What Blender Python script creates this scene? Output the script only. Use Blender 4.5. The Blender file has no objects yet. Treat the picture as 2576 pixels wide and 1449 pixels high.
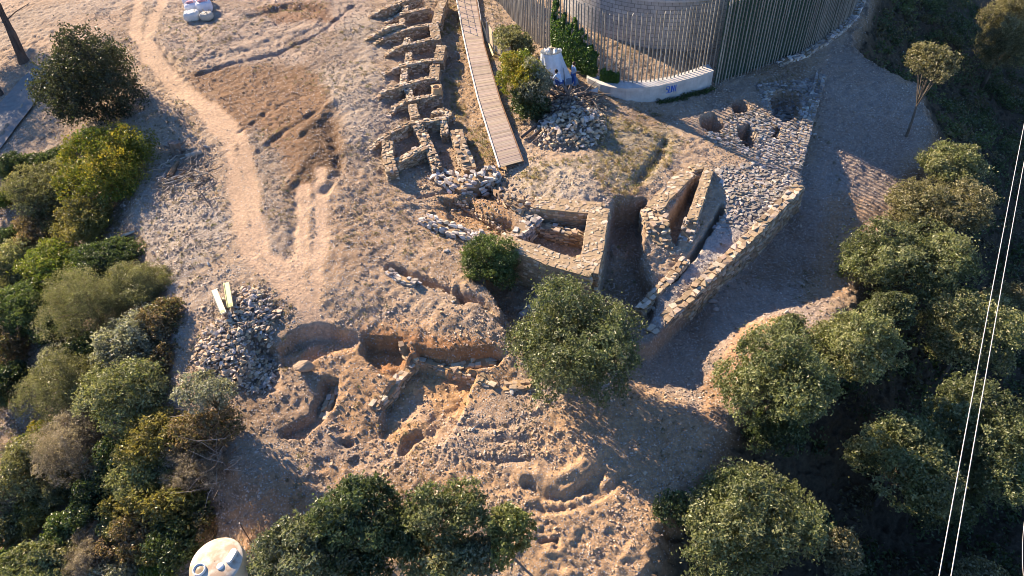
import bpy, bmesh, math, random
import numpy as np
from mathutils import Vector, Matrix

# ------------------------------------------------------------------ camera, sky, sun, exposure
scene = bpy.context.scene
col = scene.collection
PW, PH = 2576, 1449                      # photo layout units
FPX = 1717.0; PITCH = math.radians(45); ROLL = math.radians(4); CH = 25.0
fw = np.array([0, math.cos(PITCH), -math.sin(PITCH)])
up0 = np.array([0, math.sin(PITCH), math.cos(PITCH)]); rt0 = np.array([1., 0, 0])
rt = rt0*math.cos(ROLL) - up0*math.sin(ROLL)
up = up0*math.cos(ROLL) + rt0*math.sin(ROLL)
cd = bpy.data.cameras.new("camera"); cam = bpy.data.objects.new("camera", cd); col.objects.link(cam)
cd.sensor_width = 36.0; cd.lens = 36.0*FPX/PW; cd.clip_start = 0.5; cd.clip_end = 3000
M = Matrix(((rt[0], up[0], -fw[0], 0), (rt[1], up[1], -fw[1], 0), (rt[2], up[2], -fw[2], CH), (0, 0, 0, 1)))
cam.matrix_world = M
scene.camera = cam

SUN_EL = math.radians(26.5); SUN_AZ = math.radians(-43.5)       # azimuth from +Y towards +X
sun_to = Vector((math.sin(SUN_AZ)*math.cos(SUN_EL), math.cos(SUN_AZ)*math.cos(SUN_EL), math.sin(SUN_EL)))
wd = bpy.data.worlds.new("World"); scene.world = wd; wd.use_nodes = True
nt = wd.node_tree; bg = nt.nodes["Background"]
sky = nt.nodes.new("ShaderNodeTexSky"); sky.sky_type = 'NISHITA'; sky.sun_disc = False
sky.sun_elevation = SUN_EL; sky.sun_rotation = SUN_AZ; sky.altitude = 200; sky.air_density = 1.2; sky.dust_density = 0.1; sky.ozone_density = 5.0
tint = nt.nodes.new('ShaderNodeMix'); tint.data_type = 'RGBA'; tint.blend_type = 'MULTIPLY'; tint.inputs[0].default_value = 1; tint.inputs[7].default_value = (.86, .97, 1.18, 1)
nt.links.new(sky.outputs[0], tint.inputs[6]); nt.links.new(tint.outputs[2], bg.inputs[0]); bg.inputs[1].default_value = 0.068
sd = bpy.data.lights.new("sun", 'SUN'); sd.energy = 5.0; sd.angle = math.radians(0.5); sd.color = (1.0, 0.79, 0.56)
so = bpy.data.objects.new("sun", sd); col.objects.link(so); so.location = (-40, 60, 50)
so.rotation_euler = (-sun_to).to_track_quat('-Z', 'Y').to_euler()
scene.view_settings.view_transform = 'Standard'; scene.view_settings.look = 'None'
scene.view_settings.exposure = 1.6; scene.view_settings.gamma = 1.0
scene.cycles.filter_width = 0.9; scene.cycles.max_bounces = 5; scene.cycles.diffuse_bounces = 3; scene.cycles.transparent_max_bounces = 6

# ------------------------------------------------------------------ helpers
random.seed(7); rng = np.random.default_rng(11)
def ray(px, py): return fw + rt*((px-PW/2)/FPX) - up*((py-PH/2)/FPX)
def W(px, py, z=0.0):
    d = ray(px, py); t = (z-CH)/d[2]; return np.array([d[0]*t, d[1]*t])
def pxscale(p): return FPX/((np.array(p)-np.array([0, 0, CH])) @ fw)
def sstep(a, b, x):
    t = np.clip((x-a)/(b-a), 0, 1); return t*t*(3-2*t)
def _h(ix, iy, s):
    n = (ix*374761393 + iy*668265263 + s*974634777) & 0x7fffffff
    n = ((n ^ (n >> 13))*1274126177) & 0x7fffffff
    return ((n ^ (n >> 16)) & 0xffff)/65535.0
def vn(x, y, s=0):
    x0 = np.floor(x); y0 = np.floor(y); fx = x-x0; fy = y-y0
    ix = x0.astype(np.int64); iy = y0.astype(np.int64)
    fx = fx*fx*(3-2*fx); fy = fy*fy*(3-2*fy)
    a = _h(ix, iy, s); b = _h(ix+1, iy, s); c = _h(ix, iy+1, s); d = _h(ix+1, iy+1, s)
    return (a*(1-fx)+b*fx)*(1-fy) + (c*(1-fx)+d*fx)*fy
def fbm(x, y, sc, octv, s=0):
    r = 0; amp = 1; tot = 0
    for k in range(octv):
        r = r + amp*(vn(x/sc*(2**k)+17.3*k, y/sc*(2**k)-9.1*k, s+k)-.5); tot += amp; amp *= .5
    return r/tot*2
def sdpoly(x, y, poly, far=9.0):
    """signed distance, negative inside; clipped to far outside the bounding box"""
    P = np.asarray(poly); out = np.full(x.shape, far)
    m = (x > P[:, 0].min()-far) & (x < P[:, 0].max()+far) & (y > P[:, 1].min()-far) & (y < P[:, 1].max()+far)
    xx = x[m]; yy = y[m]; d = np.full(xx.shape, 1e9); ins = np.zeros(xx.shape, bool)
    for i in range(len(P)):
        a = P[i]; b = P[(i+1) % len(P)]; e = b-a; L = e@e+1e-12
        t = np.clip(((xx-a[0])*e[0]+(yy-a[1])*e[1])/L, 0, 1)
        d = np.minimum(d, (xx-a[0]-t*e[0])**2+(yy-a[1]-t*e[1])**2)
        c = ((a[1] > yy) != (b[1] > yy)); ins ^= c & (xx < (b[0]-a[0])*(yy-a[1])/(b[1]-a[1]+1e-12)+a[0])
    d = np.sqrt(d); out[m] = np.where(ins, -d, d); return out
def dline(x, y, pts, far=6.0):
    P = np.asarray(pts); out = np.full(x.shape, far); arc = np.zeros(x.shape)
    m = (x > P[:, 0].min()-far) & (x < P[:, 0].max()+far) & (y > P[:, 1].min()-far) & (y < P[:, 1].max()+far)
    xx = x[m]; yy = y[m]; d = np.full(xx.shape, 1e9); s = np.zeros(xx.shape); acc = 0
    for i in range(len(P)-1):
        a = P[i]; e = P[i+1]-a; L2 = e@e+1e-12
        t = np.clip(((xx-a[0])*e[0]+(yy-a[1])*e[1])/L2, 0, 1)
        q = (xx-a[0]-t*e[0])**2+(yy-a[1]-t*e[1])**2
        k = q < d; s[k] = acc+t[k]*math.sqrt(L2); d = np.minimum(d, q); acc += math.sqrt(L2)
    out[m] = np.minimum(np.sqrt(d), far); arc[m] = s; return out, arc
def PX(lst, z): return [W(a, b, z) for a, b in lst]

def mesh_np(name, V, F, mat, parent=None, C=None, smooth=False, link=True):
    """V (n,3); F (m,k) uniform polygons; C (n,3) point colours -> one mesh object"""
    me = bpy.data.meshes.new(name); V = np.asarray(V, np.float32); F = np.asarray(F, np.int32)
    me.vertices.add(len(V)); me.vertices.foreach_set("co", V.ravel())
    k = F.shape[1]; me.loops.add(F.size); me.loops.foreach_set("vertex_index", F.ravel())
    me.polygons.add(len(F)); me.polygons.foreach_set("loop_start", np.arange(0, F.size, k, dtype=np.int32))
    me.polygons.foreach_set("loop_total", np.full(len(F), k, np.int32))
    me.polygons.foreach_set("use_smooth", np.full(len(F), smooth, bool))
    if C is not None:
        a = me.color_attributes.new("Col", 'FLOAT_COLOR', 'POINT')
        a.data.foreach_set("color", np.concatenate([C, np.ones((len(C), 1))], 1).astype(np.float32).ravel())
    me.update(calc_edges=True); me.validate()
    me.materials.append(mat)
    o = bpy.data.objects.new(name, me)
    if link: col.objects.link(o)
    if parent is not None: o.parent = parent
    return o
def mesh_bm(name, bm, mat, parent=None, smooth=False):
    me = bpy.data.meshes.new(name); bm.normal_update(); bm.to_mesh(me); bm.free()
    if smooth: me.polygons.foreach_set("use_smooth", np.ones(len(me.polygons), bool))
    me.materials.append(mat); o = bpy.data.objects.new(name, me); col.objects.link(o)
    if parent is not None: o.parent = parent
    return o
def tag(o, label=None, cat=None, group=None, kind=None):
    if label: o["label"] = label
    if cat: o["category"] = cat
    if group: o["group"] = group
    if kind: o["kind"] = kind
    return o
def thing(name, label, cat, loc=(0, 0, 0), rz=0.0, group=None):
    o = bpy.data.objects.new(name, None); o.empty_display_size = .2; col.objects.link(o)
    o.location = [float(v) for v in loc]; o.rotation_euler = (0, 0, rz)
    return tag(o, label, cat, group)
def rot_to(d):
    return Vector(d).normalized().to_track_quat('Z', 'Y').to_matrix()
def tube_np(pts, rad, n=7, jit=0):
    """tapered tube along points -> V, F(quads)"""
    pts = [Vector(p) for p in pts]; V = []; F = []
    for i, p in enumerate(pts):
        d = (pts[min(i+1, len(pts)-1)]-pts[max(i-1, 0)]); R = rot_to(d)
        for k in range(n):
            a = 2*math.pi*k/n; r = rad[i]*(1+jit*(random.random()-.5))
            V.append(p + R @ Vector((math.cos(a)*r, math.sin(a)*r, 0)))
    for i in range(len(pts)-1):
        for k in range(n):
            F.append((i*n+k, i*n+(k+1) % n, (i+1)*n+(k+1) % n, (i+1)*n+k))
    b = len(V); V.append(pts[0]); V.append(pts[-1]); e = (len(pts)-1)*n
    for k in range(0, n):
        F.append((b, (k+1) % n, k, k)); F.append((b+1, e+k, e+(k+1) % n, e+(k+1) % n))
    # drop degenerate quads: use triangles for everything instead
    T = []
    for f in F:
        if f[2] == f[3]: T.append(f[:3])
        else: T.append((f[0], f[1], f[2])); T.append((f[0], f[2], f[3]))
    return np.array([tuple(v) for v in V]), np.array(T)
class Acc:
    def __init__(s): s.V = []; s.F = []; s.C = []; s.n = 0
    def add(s, V, F, c=None):
        V = np.asarray(V, float); F = np.asarray(F)
        if len(V) == 0: return
        s.V.append(V); s.F.append(F+s.n); s.n += len(V)
        if c is None: c = (.5, .5, .5)
        c = np.asarray(c, float); s.C.append(np.broadcast_to(c, (len(V), 3)) if c.ndim == 1 else c)
    def tube(s, pts, rad, c=None, n=7, jit=0): s.add(*tube_np(pts, rad, n, jit), c)
    def box(s, c0, size, R=None, c=None):
        v = np.array([[x, y, z] for x in (-.5, .5) for y in (-.5, .5) for z in (-.5, .5)])*np.array(size)
        if R is not None: v = v @ np.array(R).T
        q = [(0, 1, 3, 2), (4, 6, 7, 5), (0, 4, 5, 1), (2, 3, 7, 6), (0, 2, 6, 4), (1, 5, 7, 3)]
        T = [(a, b, d) for a, b, d, e in q]+[(a, d, e) for a, b, d, e in q]
        s.add(v+np.array(c0), T, c)
    def build(s, name, mat, parent=None, smooth=False):
        return mesh_np(name, np.concatenate(s.V), np.concatenate(s.F), mat, parent, np.concatenate(s.C), smooth)

# ------------------------------------------------------------------ materials
def newmat(name, rough=.9):
    m = bpy.data.materials.new(name); m.use_nodes = True
    b = m.node_tree.nodes["Principled BSDF"]; b.inputs["Roughness"].default_value = rough
    b.inputs["Specular IOR Level"].default_value = .2
    return m, m.node_tree, b
def nd(t, typ, **kw):
    n = t.nodes.new(typ)
    for k, v in kw.items():
        if k in n.inputs.keys(): n.inputs[k].default_value = v
        else: setattr(n, k, v)
    return n
def noise(t, co, scale, det=4, rough=.6, dim=None):
    n = nd(t, "ShaderNodeTexNoise"); n.inputs["Scale"].default_value = scale
    n.inputs["Detail"].default_value = det; n.inputs["Roughness"].default_value = rough
    t.links.new(co, n.inputs["Vector"]); return n.outputs["Fac"]
def mrange(t, v, a, b, c, d):
    n = nd(t, "ShaderNodeMapRange"); t.links.new(v, n.inputs[0])
    for i, q in enumerate((a, b, c, d)): n.inputs[i+1].default_value = q
    return n.outputs[0]
def mixc(t, fac, a, b, mode='MIX'):
    n = nd(t, "ShaderNodeMix"); n.data_type = 'RGBA'; n.blend_type = mode
    for sock, v in ((0, fac), (6, a), (7, b)):
        if hasattr(v, 'is_linked'): t.links.new(v, n.inputs[sock])
        elif isinstance(v, (int, float)): n.inputs[sock].default_value = v
        else: n.inputs[sock].default_value = (*v, 1)
    return n.outputs[2]
def bump(t, b, h, strength, dist):
    n = nd(t, "ShaderNodeBump"); n.inputs["Strength"].default_value = strength; n.inputs["Distance"].default_value = dist
    t.links.new(h, n.inputs["Height"]); t.links.new(n.outputs[0], b.inputs["Normal"]); return n
def coords(t):
    return nd(t, "ShaderNodeNewGeometry").outputs["Position"]
def objco(t): return nd(t, "ShaderNodeTexCoord").outputs["Object"]

def mat_ground():
    m, t, b = newmat("ground_soil", .95); L = t.links
    at = nd(t, "ShaderNodeAttribute"); at.attribute_name = "Col"; co = coords(t)
    n1 = noise(t, co, .9, 6, .65); n2 = noise(t, co, 6, 5, .7); n3 = noise(t, co, 26, 3, .7)
    c = mixc(t, 1.0, at.outputs["Color"], mixc(t, n1, (.72, .70, .68), (1.25, 1.22, 1.2)), 'MULTIPLY')
    c = mixc(t, 1.0, c, mixc(t, mrange(t, n2, .3, .7, 0, 1), (.62, .62, .62), (1.35, 1.33, 1.3)), 'MULTIPLY')
    v = nd(t, "ShaderNodeTexVoronoi"); v.inputs["Scale"].default_value = 8.5; L.new(co, v.inputs["Vector"])
    wn = nd(t, "ShaderNodeTexVoronoi"); wn.inputs["Scale"].default_value = 19; L.new(co, wn.inputs["Vector"])
    sep = nd(t, "ShaderNodeSeparateColor"); L.new(v.outputs["Color"], sep.inputs[0])
    sep2 = nd(t, "ShaderNodeSeparateColor"); L.new(wn.outputs["Color"], sep2.inputs[0])
    at2 = nd(t, "ShaderNodeAttribute"); at2.attribute_name = "Stony"
    def chip(vo, se, r0):
        a = mrange(t, vo.outputs["Distance"], r0, r0+.08, 1, 0)
        g = nd(t, "ShaderNodeMath"); g.operation = 'LESS_THAN'; L.new(se.outputs[0], g.inputs[0]); L.new(at2.outputs["Fac"], g.inputs[1])
        k = nd(t, "ShaderNodeMath"); k.operation = 'MULTIPLY'; L.new(a, k.inputs[0]); L.new(g.outputs[0], k.inputs[1])
        return k.outputs[0]
    k1 = chip(v, sep, .3); k2 = chip(wn, sep2, .34)
    stc = mixc(t, sep.outputs[1], (.30, .27, .25), (.55, .50, .45))
    c = mixc(t, k1, c, stc)
    stc2 = mixc(t, sep2.outputs[1], (.24, .21, .19), (.58, .52, .46))
    c = mixc(t, k2, c, stc2)
    L.new(c, b.inputs["Base Color"])
    def madd(a, b_, w):
        k = nd(t, "ShaderNodeMath"); k.operation = 'MULTIPLY_ADD'; L.new(a, k.inputs[0]); k.inputs[1].default_value = w
        if b_ is not None: L.new(b_, k.inputs[2])
        return k.outputs[0]
    h = madd(n2, madd(n3, madd(k1, madd(k2, None, .25), .4), .35), 1.0)
    bump(t, b, h, .9, .10)
    return m
def mat_stone():
    m, t, b = newmat("rubble_stone", .9); L = t.links
    at = nd(t, "ShaderNodeAttribute"); at.attribute_name = "Col"; co = coords(t)
    n1 = noise(t, co, 5, 4); n2 = noise(t, co, 30, 3)
    c = mixc(t, 1.0, at.outputs["Color"], mixc(t, n1, (.65, .63, .62), (1.35, 1.33, 1.3)), 'MULTIPLY')
    L.new(c, b.inputs["Base Color"]); bump(t, b, n2, .6, .03); return m
def mat_leaf(name, c0=None, trans=.35):
    m, t, b = newmat(name, .42); L = t.links
    at = nd(t, "ShaderNodeAttribute"); at.attribute_name = "Col"
    L.new(at.outputs["Color"], b.inputs["Base Color"]); b.inputs["Specular IOR Level"].default_value = .5
    tr = nd(t, "ShaderNodeBsdfTranslucent"); L.new(mixc(t, 1.0, at.outputs["Color"], (1.35, 1.4, .85), 'MULTIPLY'), tr.inputs[0])
    mx = nd(t, "ShaderNodeMixShader"); mx.inputs[0].default_value = trans
    L.new(b.outputs[0], mx.inputs[1]); L.new(tr.outputs[0], mx.inputs[2])
    L.new(mx.outputs[0], t.nodes["Material Output"].inputs[0]); return m
def mat_attr(name, rough=.8, nsc=8, lo=.7, hi=1.3, bs=.3, bd=.02, stretch=None):
    """vertex colour times noise"""
    m, t, b = newmat(name, rough); L = t.links
    at = nd(t, "ShaderNodeAttribute"); at.attribute_name = "Col"; co = coords(t)
    if stretch:
        mp = nd(t, "ShaderNodeMapping"); mp.inputs["Scale"].default_value = stretch; L.new(co, mp.inputs[0]); co = mp.outputs[0]
    n1 = noise(t, co, nsc, 5)
    L.new(mixc(t, 1.0, at.outputs["Color"], mixc(t, mrange(t, n1, .25, .75, 0, 1), (lo,)*3, (hi,)*3), 'MULTIPLY'), b.inputs["Base Color"])
    bump(t, b, n1, bs, bd); return m
def mat_plain(name, c, rough=.7, nsc=5, var=.25, bs=.2, bd=.02, metal=0):
    m, t, b = newmat(name, rough); L = t.links; co = objco(t); n1 = noise(t, co, nsc, 5)
    L.new(mixc(t, 1.0, c, mixc(t, mrange(t, n1, .25, .75, 0, 1), (1-var,)*3, (1+var,)*3), 'MULTIPLY'), b.inputs["Base Color"])
    b.inputs["Metallic"].default_value = metal
    bump(t, b, n1, bs, bd); return m
M_ground = mat_ground(); M_stone = mat_stone(); M_leaf = mat_leaf("foliage")
M_bark = mat_attr("bark", .9, 6, .55, 1.4, .8, .04, (1, 1, .25)); M_wood = mat_attr("weathered_wood", .8, 9, .6, 1.35, .4, .015)

# ------------------------------------------------------------------ terrain
SH = [(0,0,.6),(300,0,.8),(600,0,1.0),(850,0,1.3),(0,200,-.3),(350,150,.5),(450,300,.5),(600,150,.8),(520,100,1),(700,250,.7),(820,350,.8),
(930,60,1.7),(930,200,1.35),(930,330,.95),(880,450,.7),(1110,60,.7),(1090,150,.55),(1090,260,.2),(1050,400,-.1),(1160,300,.3),(1180,100,.8),
(1260,440,.1),(1220,30,1.0),(1250,150,.8),(1300,330,.4),(1440,180,.8),(1380,420,.5),(1470,480,.6),(1440,320,.5),(1500,230,.5),
(600,500,.3),(700,600,.1),(780,760,-.3),(900,650,0),(1000,550,.1),(1100,500,0),(1150,600,-.1),(1100,660,-.2),(1000,740,-.4),(1150,800,-.5),
(1230,860,-.9),(650,800,-.4),(550,700,0),(480,600,.1),(500,850,-.5),(560,960,-1),(700,950,-1.2),(850,880,-1.1),(960,900,-1.3),(1250,960,-1.7),
(1100,880,-1.2),(900,1000,-1.7),(1000,1100,-2.3),(850,1150,-2.2),(700,1150,-1.8),(1150,1100,-2),(1350,1080,-1.9),(1500,1120,-2.1),(1450,1040,-2),
(1600,1000,-2.4),(1650,1100,-2.5),(1300,1200,-2.35),(1550,1250,-2.6),(1400,1350,-2.8),(1300,1449,-2.9),(1000,1250,-2.5),(1100,1400,-3.1),(850,1400,-3.1),
(650,1250,-2.1),(650,1400,-2.75),(500,1449,-3.1),(400,1000,-1.3),(400,700,-.3),(330,560,-.3),(250,800,-1.2),(100,650,-1.2),(100,450,-.8),(100,900,-2),
(250,1100,-2.2),(100,1200,-3),(300,1350,-3.1),(50,1449,-3.6),(-600,200,-2),(-600,900,-4),(-300,1900,-6),(1300,2100,-6)]
UO = [(1610,262,-.2),(1700,300,-.4),(1900,250,-.4),(2040,190,-.5),(2000,300,-.6),(1990,420,-.8),(1900,450,-.8),(1800,560,-1),(1700,650,-1.2),
(1620,780,-1.4),(1640,840,-1.5),(1580,500,.1),(1560,420,.2),(1620,330,.1),(1700,380,-.2),(1650,450,0),(1540,700,-.6),(1560,900,-1.9),(1650,80,.6),(1900,60,.3),(2100,20,-.2)]
LO = [(2100,150,-.5),(2060,220,-.7),(2200,250,-1.2),(2300,330,-1.7),(2050,350,-1.5),(2030,480,-2.2),(2200,420,-2.0),(1900,650,-3.0),(2100,600,-3.2),
(1750,820,-3.1),(1900,770,-3.0),(1965,810,-2.0),(1650,930,-2.9),(1860,900,-2.2),(1750,1000,-2.9),(2050,700,-3.4),(1790,1045,-2.6),(1920,860,-2.0),(1980,720,-3.3),(2160,20,-.4)]
class RBF:
    def __init__(s, pts):
        s.p = np.array([[*W(a, b, z)] for a, b, z in pts]); z = np.array([q[2] for q in pts]); s.m = z.mean()
        D = np.sqrt(((s.p[:, None]-s.p[None])**2).sum(-1)+.8); s.w = np.linalg.solve(D - np.eye(len(z))*.15, z-s.m)
    def __call__(s, x, y):
        r = np.full(x.shape, s.m)
        for (a, b), w in zip(s.p, s.w): r += w*np.sqrt((x-a)**2+(y-b)**2+.8)
        return r
rU = RBF(SH+UO); rL = RBF(SH+LO)
LOWER = PX([(2085,110),(2066,190),(2035,300),(2006,415),(2024,462),(1830,652),(1642,846),(1600,850)], -1.0) + PX([(1540,960),(1480,1080),(1500,1500),(3200,1800),(4200,300)], -2.5) + PX([(2900,-150),(2220,-60)], -.5)
RAVINE = PX([(2200,-60),(2168,20),(2130,112),(2200,160)], -.5) + PX([(2290,222),(2338,330),(2310,400)], -1.6) + PX([(2262,452),(2240,520),(2175,610),(2130,720),(2085,790),(2020,850),(1920,930),(1850,1000),(1812,1060),(1740,1190),(1650,1290),(1600,1449),(1580,1800)], -2.5) + PX([(3400,1900),(4600,300)], -2.5) + [np.array([120, 110]), np.array([60, 130])]
LEFTB = PX([(-600,420),(60,395),(300,330),(365,400),(345,560),(420,700),(440,880),(425,1020),(540,1110),(600,1230),(560,1330),(540,1449),(500,1900),(-900,1900)], -.5)
# cuts: polygon (px), rim level, floor level, edge softness
CUTS = [
 ([(1548,512),(1622,505),(1618,560),(1612,640),(1655,722),(1640,790),(1570,830),(1530,760),(1505,735),(1538,540)], -.2, -2.0, .18),
 ([(1222,690),(1300,660),(1500,728),(1470,770),(1400,800),(1330,835),(1270,790),(1235,740)], -.6, -1.9, .2),
 ([(1340,530),(1476,545),(1452,655),(1310,603)], .3, -1.0, .1),
 ([(1748,440),(1766,443),(1718,556),(1706,590),(1690,575),(1684,537)], -.2, -1.9, .12),
 ([(1815,518),(1827,524),(1742,648),(1692,700),(1683,692),(1736,632)], -.9, -1.9, .1),
 ([(1764,300),(1795,292),(1822,310),(1815,335),(1782,336),(1766,322)], -.6, -1.7, .12),
 ([(1836,264),(1862,258),(1882,272),(1874,288),(1850,290)], -.6, -1.6, .12),
 ([(1935,240),(1975,228),(2012,245),(2008,290),(1975,306),(1945,290)], -.6, -1.7, .25),
 ([(1858,325),(1885,318),(1900,345),(1895,368),(1875,375),(1860,350)], -.7, -2.0, .12),
 ([(1945,322),(1962,320),(1958,352),(1940,350)], -.7, -1.3, .1),
 ([(1690,300),(1712,312),(1690,370),(1640,440),(1600,475),(1592,455),(1640,400)], -.1, -.3, .3),
 ([(1240,455),(1262,462),(1256,512),(1205,500),(1190,482)], 0, -.7, .12),
 ([(1110,500),(1180,498),(1215,540),(1285,560),(1300,575),(1262,592),(1180,560),(1130,545)], 0, -.55, .2),
 ([(690,868),(735,832),(800,812),(872,822),(905,838),(870,862),(800,872),(745,905),(700,900)], -.5, -1.45, .25),
 ([(912,842),(1005,850),(1022,868),(1015,892),(1048,910),(1010,935),(960,925),(905,880)], -.9, -2.0, .18),
 ([(1050,870),(1130,888),(1230,878),(1262,886),(1250,905),(1180,912),(1100,910),(1045,905)], -1.0, -2.0, .25),
 ([(1040,914),(1198,950),(1180,982),(1165,1030),(1120,1100),(1010,1135),(955,1085),(962,1010)], -1.8, -2.4, .15),
 ([(812,955),(850,952),(838,1008),(802,1052),(762,1090),(700,1094),(694,1078),(778,1042)], -1.45, -2.1, .12),
 ([(1002,1126),(1016,1101),(1060,1087),(1074,1096),(1040,1125),(1006,1148)], -2.35, -2.75, .08),
 ([(858,1112),(880,1105),(890,1118),(872,1128)], -2.2, -2.4, .12),
 ([(870,1160),(900,1150),(905,1172),(880,1180)], -2.3, -2.45, .12),
 ([(640,860),(690,880),(700,960),(660,985),(620,960)], -.9, -1.6, .3),
]
CUTW = [([W(a, b, zr) for a, b in p], zf, w) for p, zr, zf, w in CUTS]
# small ditches and ridges along lines: px line, level, half width, depth (negative = ridge)
LINES = [
 ([(985,678),(1040,700),(1090,716),(1150,738),(1215,760),(1290,815)], -.4, .38, .55),
 ([(1325,1222),(1370,1250),(1420,1253),(1470,1230),(1510,1195)], -2.6, .45, .34),
 ([(1318,1195),(1380,1205),(1450,1190),(1510,1150)], -2.4, .6, -.14),
([(1335,1290),(1390,1296),(1450,1285)], -3.1, .4, .25),
 ([(1480,1270),(1530,1240),(1570,1210)], -3, .3, .15),
 ([(1360,1380),(1400,1372),(1400,1390)], -3.5, .3, .2),
 ([(1130,1065),(1200,1075),(1280,1075)], -2, .25, .1),
 ([(1230,1110),(1330,1112)], -2.2, .25, .1),
 ([(1180,1152),(1250,1166),(1330,1160)], -2.4, .25, .12),
 ([(1200,700),(1240,720)], -.4, .4, .3),
 ([(390,95),(440,165),(490,182),(570,160),(700,138),(820,95),(890,30)], .9, .35, .16),
 ([(380,80),(420,100),(470,150),(550,130),(640,112),(760,80)], 1.0, .7, -.12),
 ([(640,40),(720,20),(800,30)], 1.1, 1.0, .3),
 ([(700,110),(790,70),(830,20)], 1.1, .7, -.1),
 ([(820,300),(845,370),(850,430),(815,470)], .8, .6, .25),
 ([(760,330),(810,300),(840,260)], .8, .6, -.2),
 ([(745,520),(735,600),(725,640)], .2, .4, .1),
 ([(1055,500),(1120,480),(1160,462)], 0, .3, .25),
 ([(1150,730),(1165,760)], -.5, .35, .5),
 ([(1020,520),(1110,520)], 0, .3, -.15),
 ([(720,480),(760,420),(800,380)], .5, .5, -.15),
 ([(0,330),(60,270),(110,200)], -.4, .4, -.25),
 ([(600,330),(680,280),(760,250)], .6, .35, .1),
 ([(650,380),(720,330),(800,290)], .6, .35, .1),
]
LINW = [(PX(p, z), w, d) for p, z, w, d in LINES]
TRACKS = [PX(p, z) for p, z in (
 ([(352,0),(340,85),(375,150),(430,215),(520,290),(575,350),(592,450),(602,560),(632,640),(690,690),(752,745),(768,792)], .4),
 ([(420,0),(368,105),(410,170),(460,225),(550,290),(610,360),(628,450),(640,560),(660,620),(705,665),(765,720),(785,790)], .4),
 ([(766,490),(762,560),(757,640),(750,700),(760,780)], 0), ([(812,450),(812,520),(806,600),(795,660),(785,740)], 0))]
CATER = [PX(p, -3.0) for p in ([(1010,1160),(1100,1205),(1200,1240),(1320,1270),(1450,1330)], [(1650,1080),(1590,1160),(1530,1240),(1450,1310),(1380,1400),(1340,1449)], [(1700,1120),(1640,1200),(1560,1290),(1500,1380),(1460,1449)], [(1400,1300),(1430,1400),(1420,1449)], [(1560,1200),(1500,1230),(1420,1290),(1360,1330)])]
# albedo zones: polygon px, level, colour, softness
ZONES = [
 ([(-200,-200),(340,-60),(330,100),(250,90),(110,180),(-200,420)], .3, (.40,.295,.21), 1.5, .35),
 ([(400,-60),(900,-60),(930,60),(850,200),(780,180),(520,190),(420,130)], 1.0, (.37,.285,.215), 1.5, .55),
 ([(470,185),(620,175),(780,170),(840,240),(875,340),(885,430),(850,490),(770,510),(700,520),(650,430),(600,340),(540,280)], .6, (.205,.125,.07), 1.2, .25),
 ([(760,320),(860,300),(880,430),(820,480),(740,430)], .7, (.13,.08,.045), 1.0, .2),
 ([(640,20),(820,0),(850,70),(700,60)], 1.1, (.2,.12,.075), .8, .2),
 ([(850,80),(960,40),(960,460),(900,460),(860,330),(820,200)], 1.0, (.37,.30,.225), 1.0, .7),
 ([(1110,0),(1180,0),(1230,200),(1290,420),(1240,440),(1160,400),(1120,200)], .4, (.31,.215,.125), .8, .3),
 ([(380,420),(540,420),(560,600),(470,700),(430,900),(420,1000),(340,560)], .0, (.37,.31,.245), 1.0, .75),
 ([(640,330),(720,420),(760,600),(740,720),(660,600)], .2, (.27,.205,.145), 1.0, .6),
 ([(860,470),(1080,440),(1150,560),(1170,700),(1000,690),(900,800),(790,760),(780,540)], -.1, (.37,.265,.17), 1.2, .55),
 ([(1090,490),(1260,460),(1310,580),(1200,600),(1080,560)], 0, (.36,.23,.125), .8, .35),
 ([(1280,420),(1480,400),(1540,500),(1340,510),(1280,480)], .4, (.36,.30,.225), .6, .4),
 ([(1500,300),(1700,330),(1690,420),(1600,480),(1540,500),(1500,420)], 0, (.29,.245,.165), .8, .3),
 ([(700,900),(900,840),(1030,850),(1250,870),(1370,980),(1330,1050),(1150,1090),(1000,1200),(860,1210),(760,1130),(800,960)], -1.6, (.43,.275,.15), 1.0, .35),
 ([(1040,912),(1200,948),(1180,985),(1120,1110),(1000,1170),(950,1040)], -2.2, (.46,.29,.15), .6, .15),
 ([(920,850),(1020,860),(1250,880),(1260,905),(1040,905),(960,920)], -1.5, (.34,.18,.085), .5, .15),
 ([(600,960),(810,950),(790,1050),(690,1090),(640,1060)], -1.3, (.33,.235,.155), .8, .3),
 ([(980,1150),(1350,1060),(1620,940),(1810,1060),(1680,1270),(1590,1500),(1330,1500),(1280,1260),(1000,1260)], -2.8, (.42,.285,.17), 1.5, .35),
 ([(540,1200),(760,1200),(800,1290),(640,1420),(540,1449)], -2.6, (.38,.245,.145), 1.0, .3),
 ([(1560,640),(1560,520),(1620,520),(1640,700),(1600,780),(1500,800)], -1.5, (.22,.16,.11), .8, .3),
 ([(2060,190),(2130,130),(2330,330),(2260,450),(2100,740),(1800,1040),(1600,920),(1650,850),(2020,480)], -2.2, (.32,.255,.205), 1.0, .4),
 ([(1800,560),(1880,520),(1960,500),(1840,620),(1740,720),(1660,800),(1620,790),(1720,670)], -1.0, (.36,.35,.34), .6, .5),
 ([(1870,790),(1990,770),(2010,850),(1860,960),(1780,1040),(1770,940)], -2.0, (.41,.26,.15), .5, .3),
 ([(2100,480),(2220,520),(2130,720),(2020,740)], -2.5, (.36,.25,.16), .8, .3),
]
ZONEW = [(PX(p, z), c, s, st) for p, z, c, s, st in ZONES]

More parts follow.
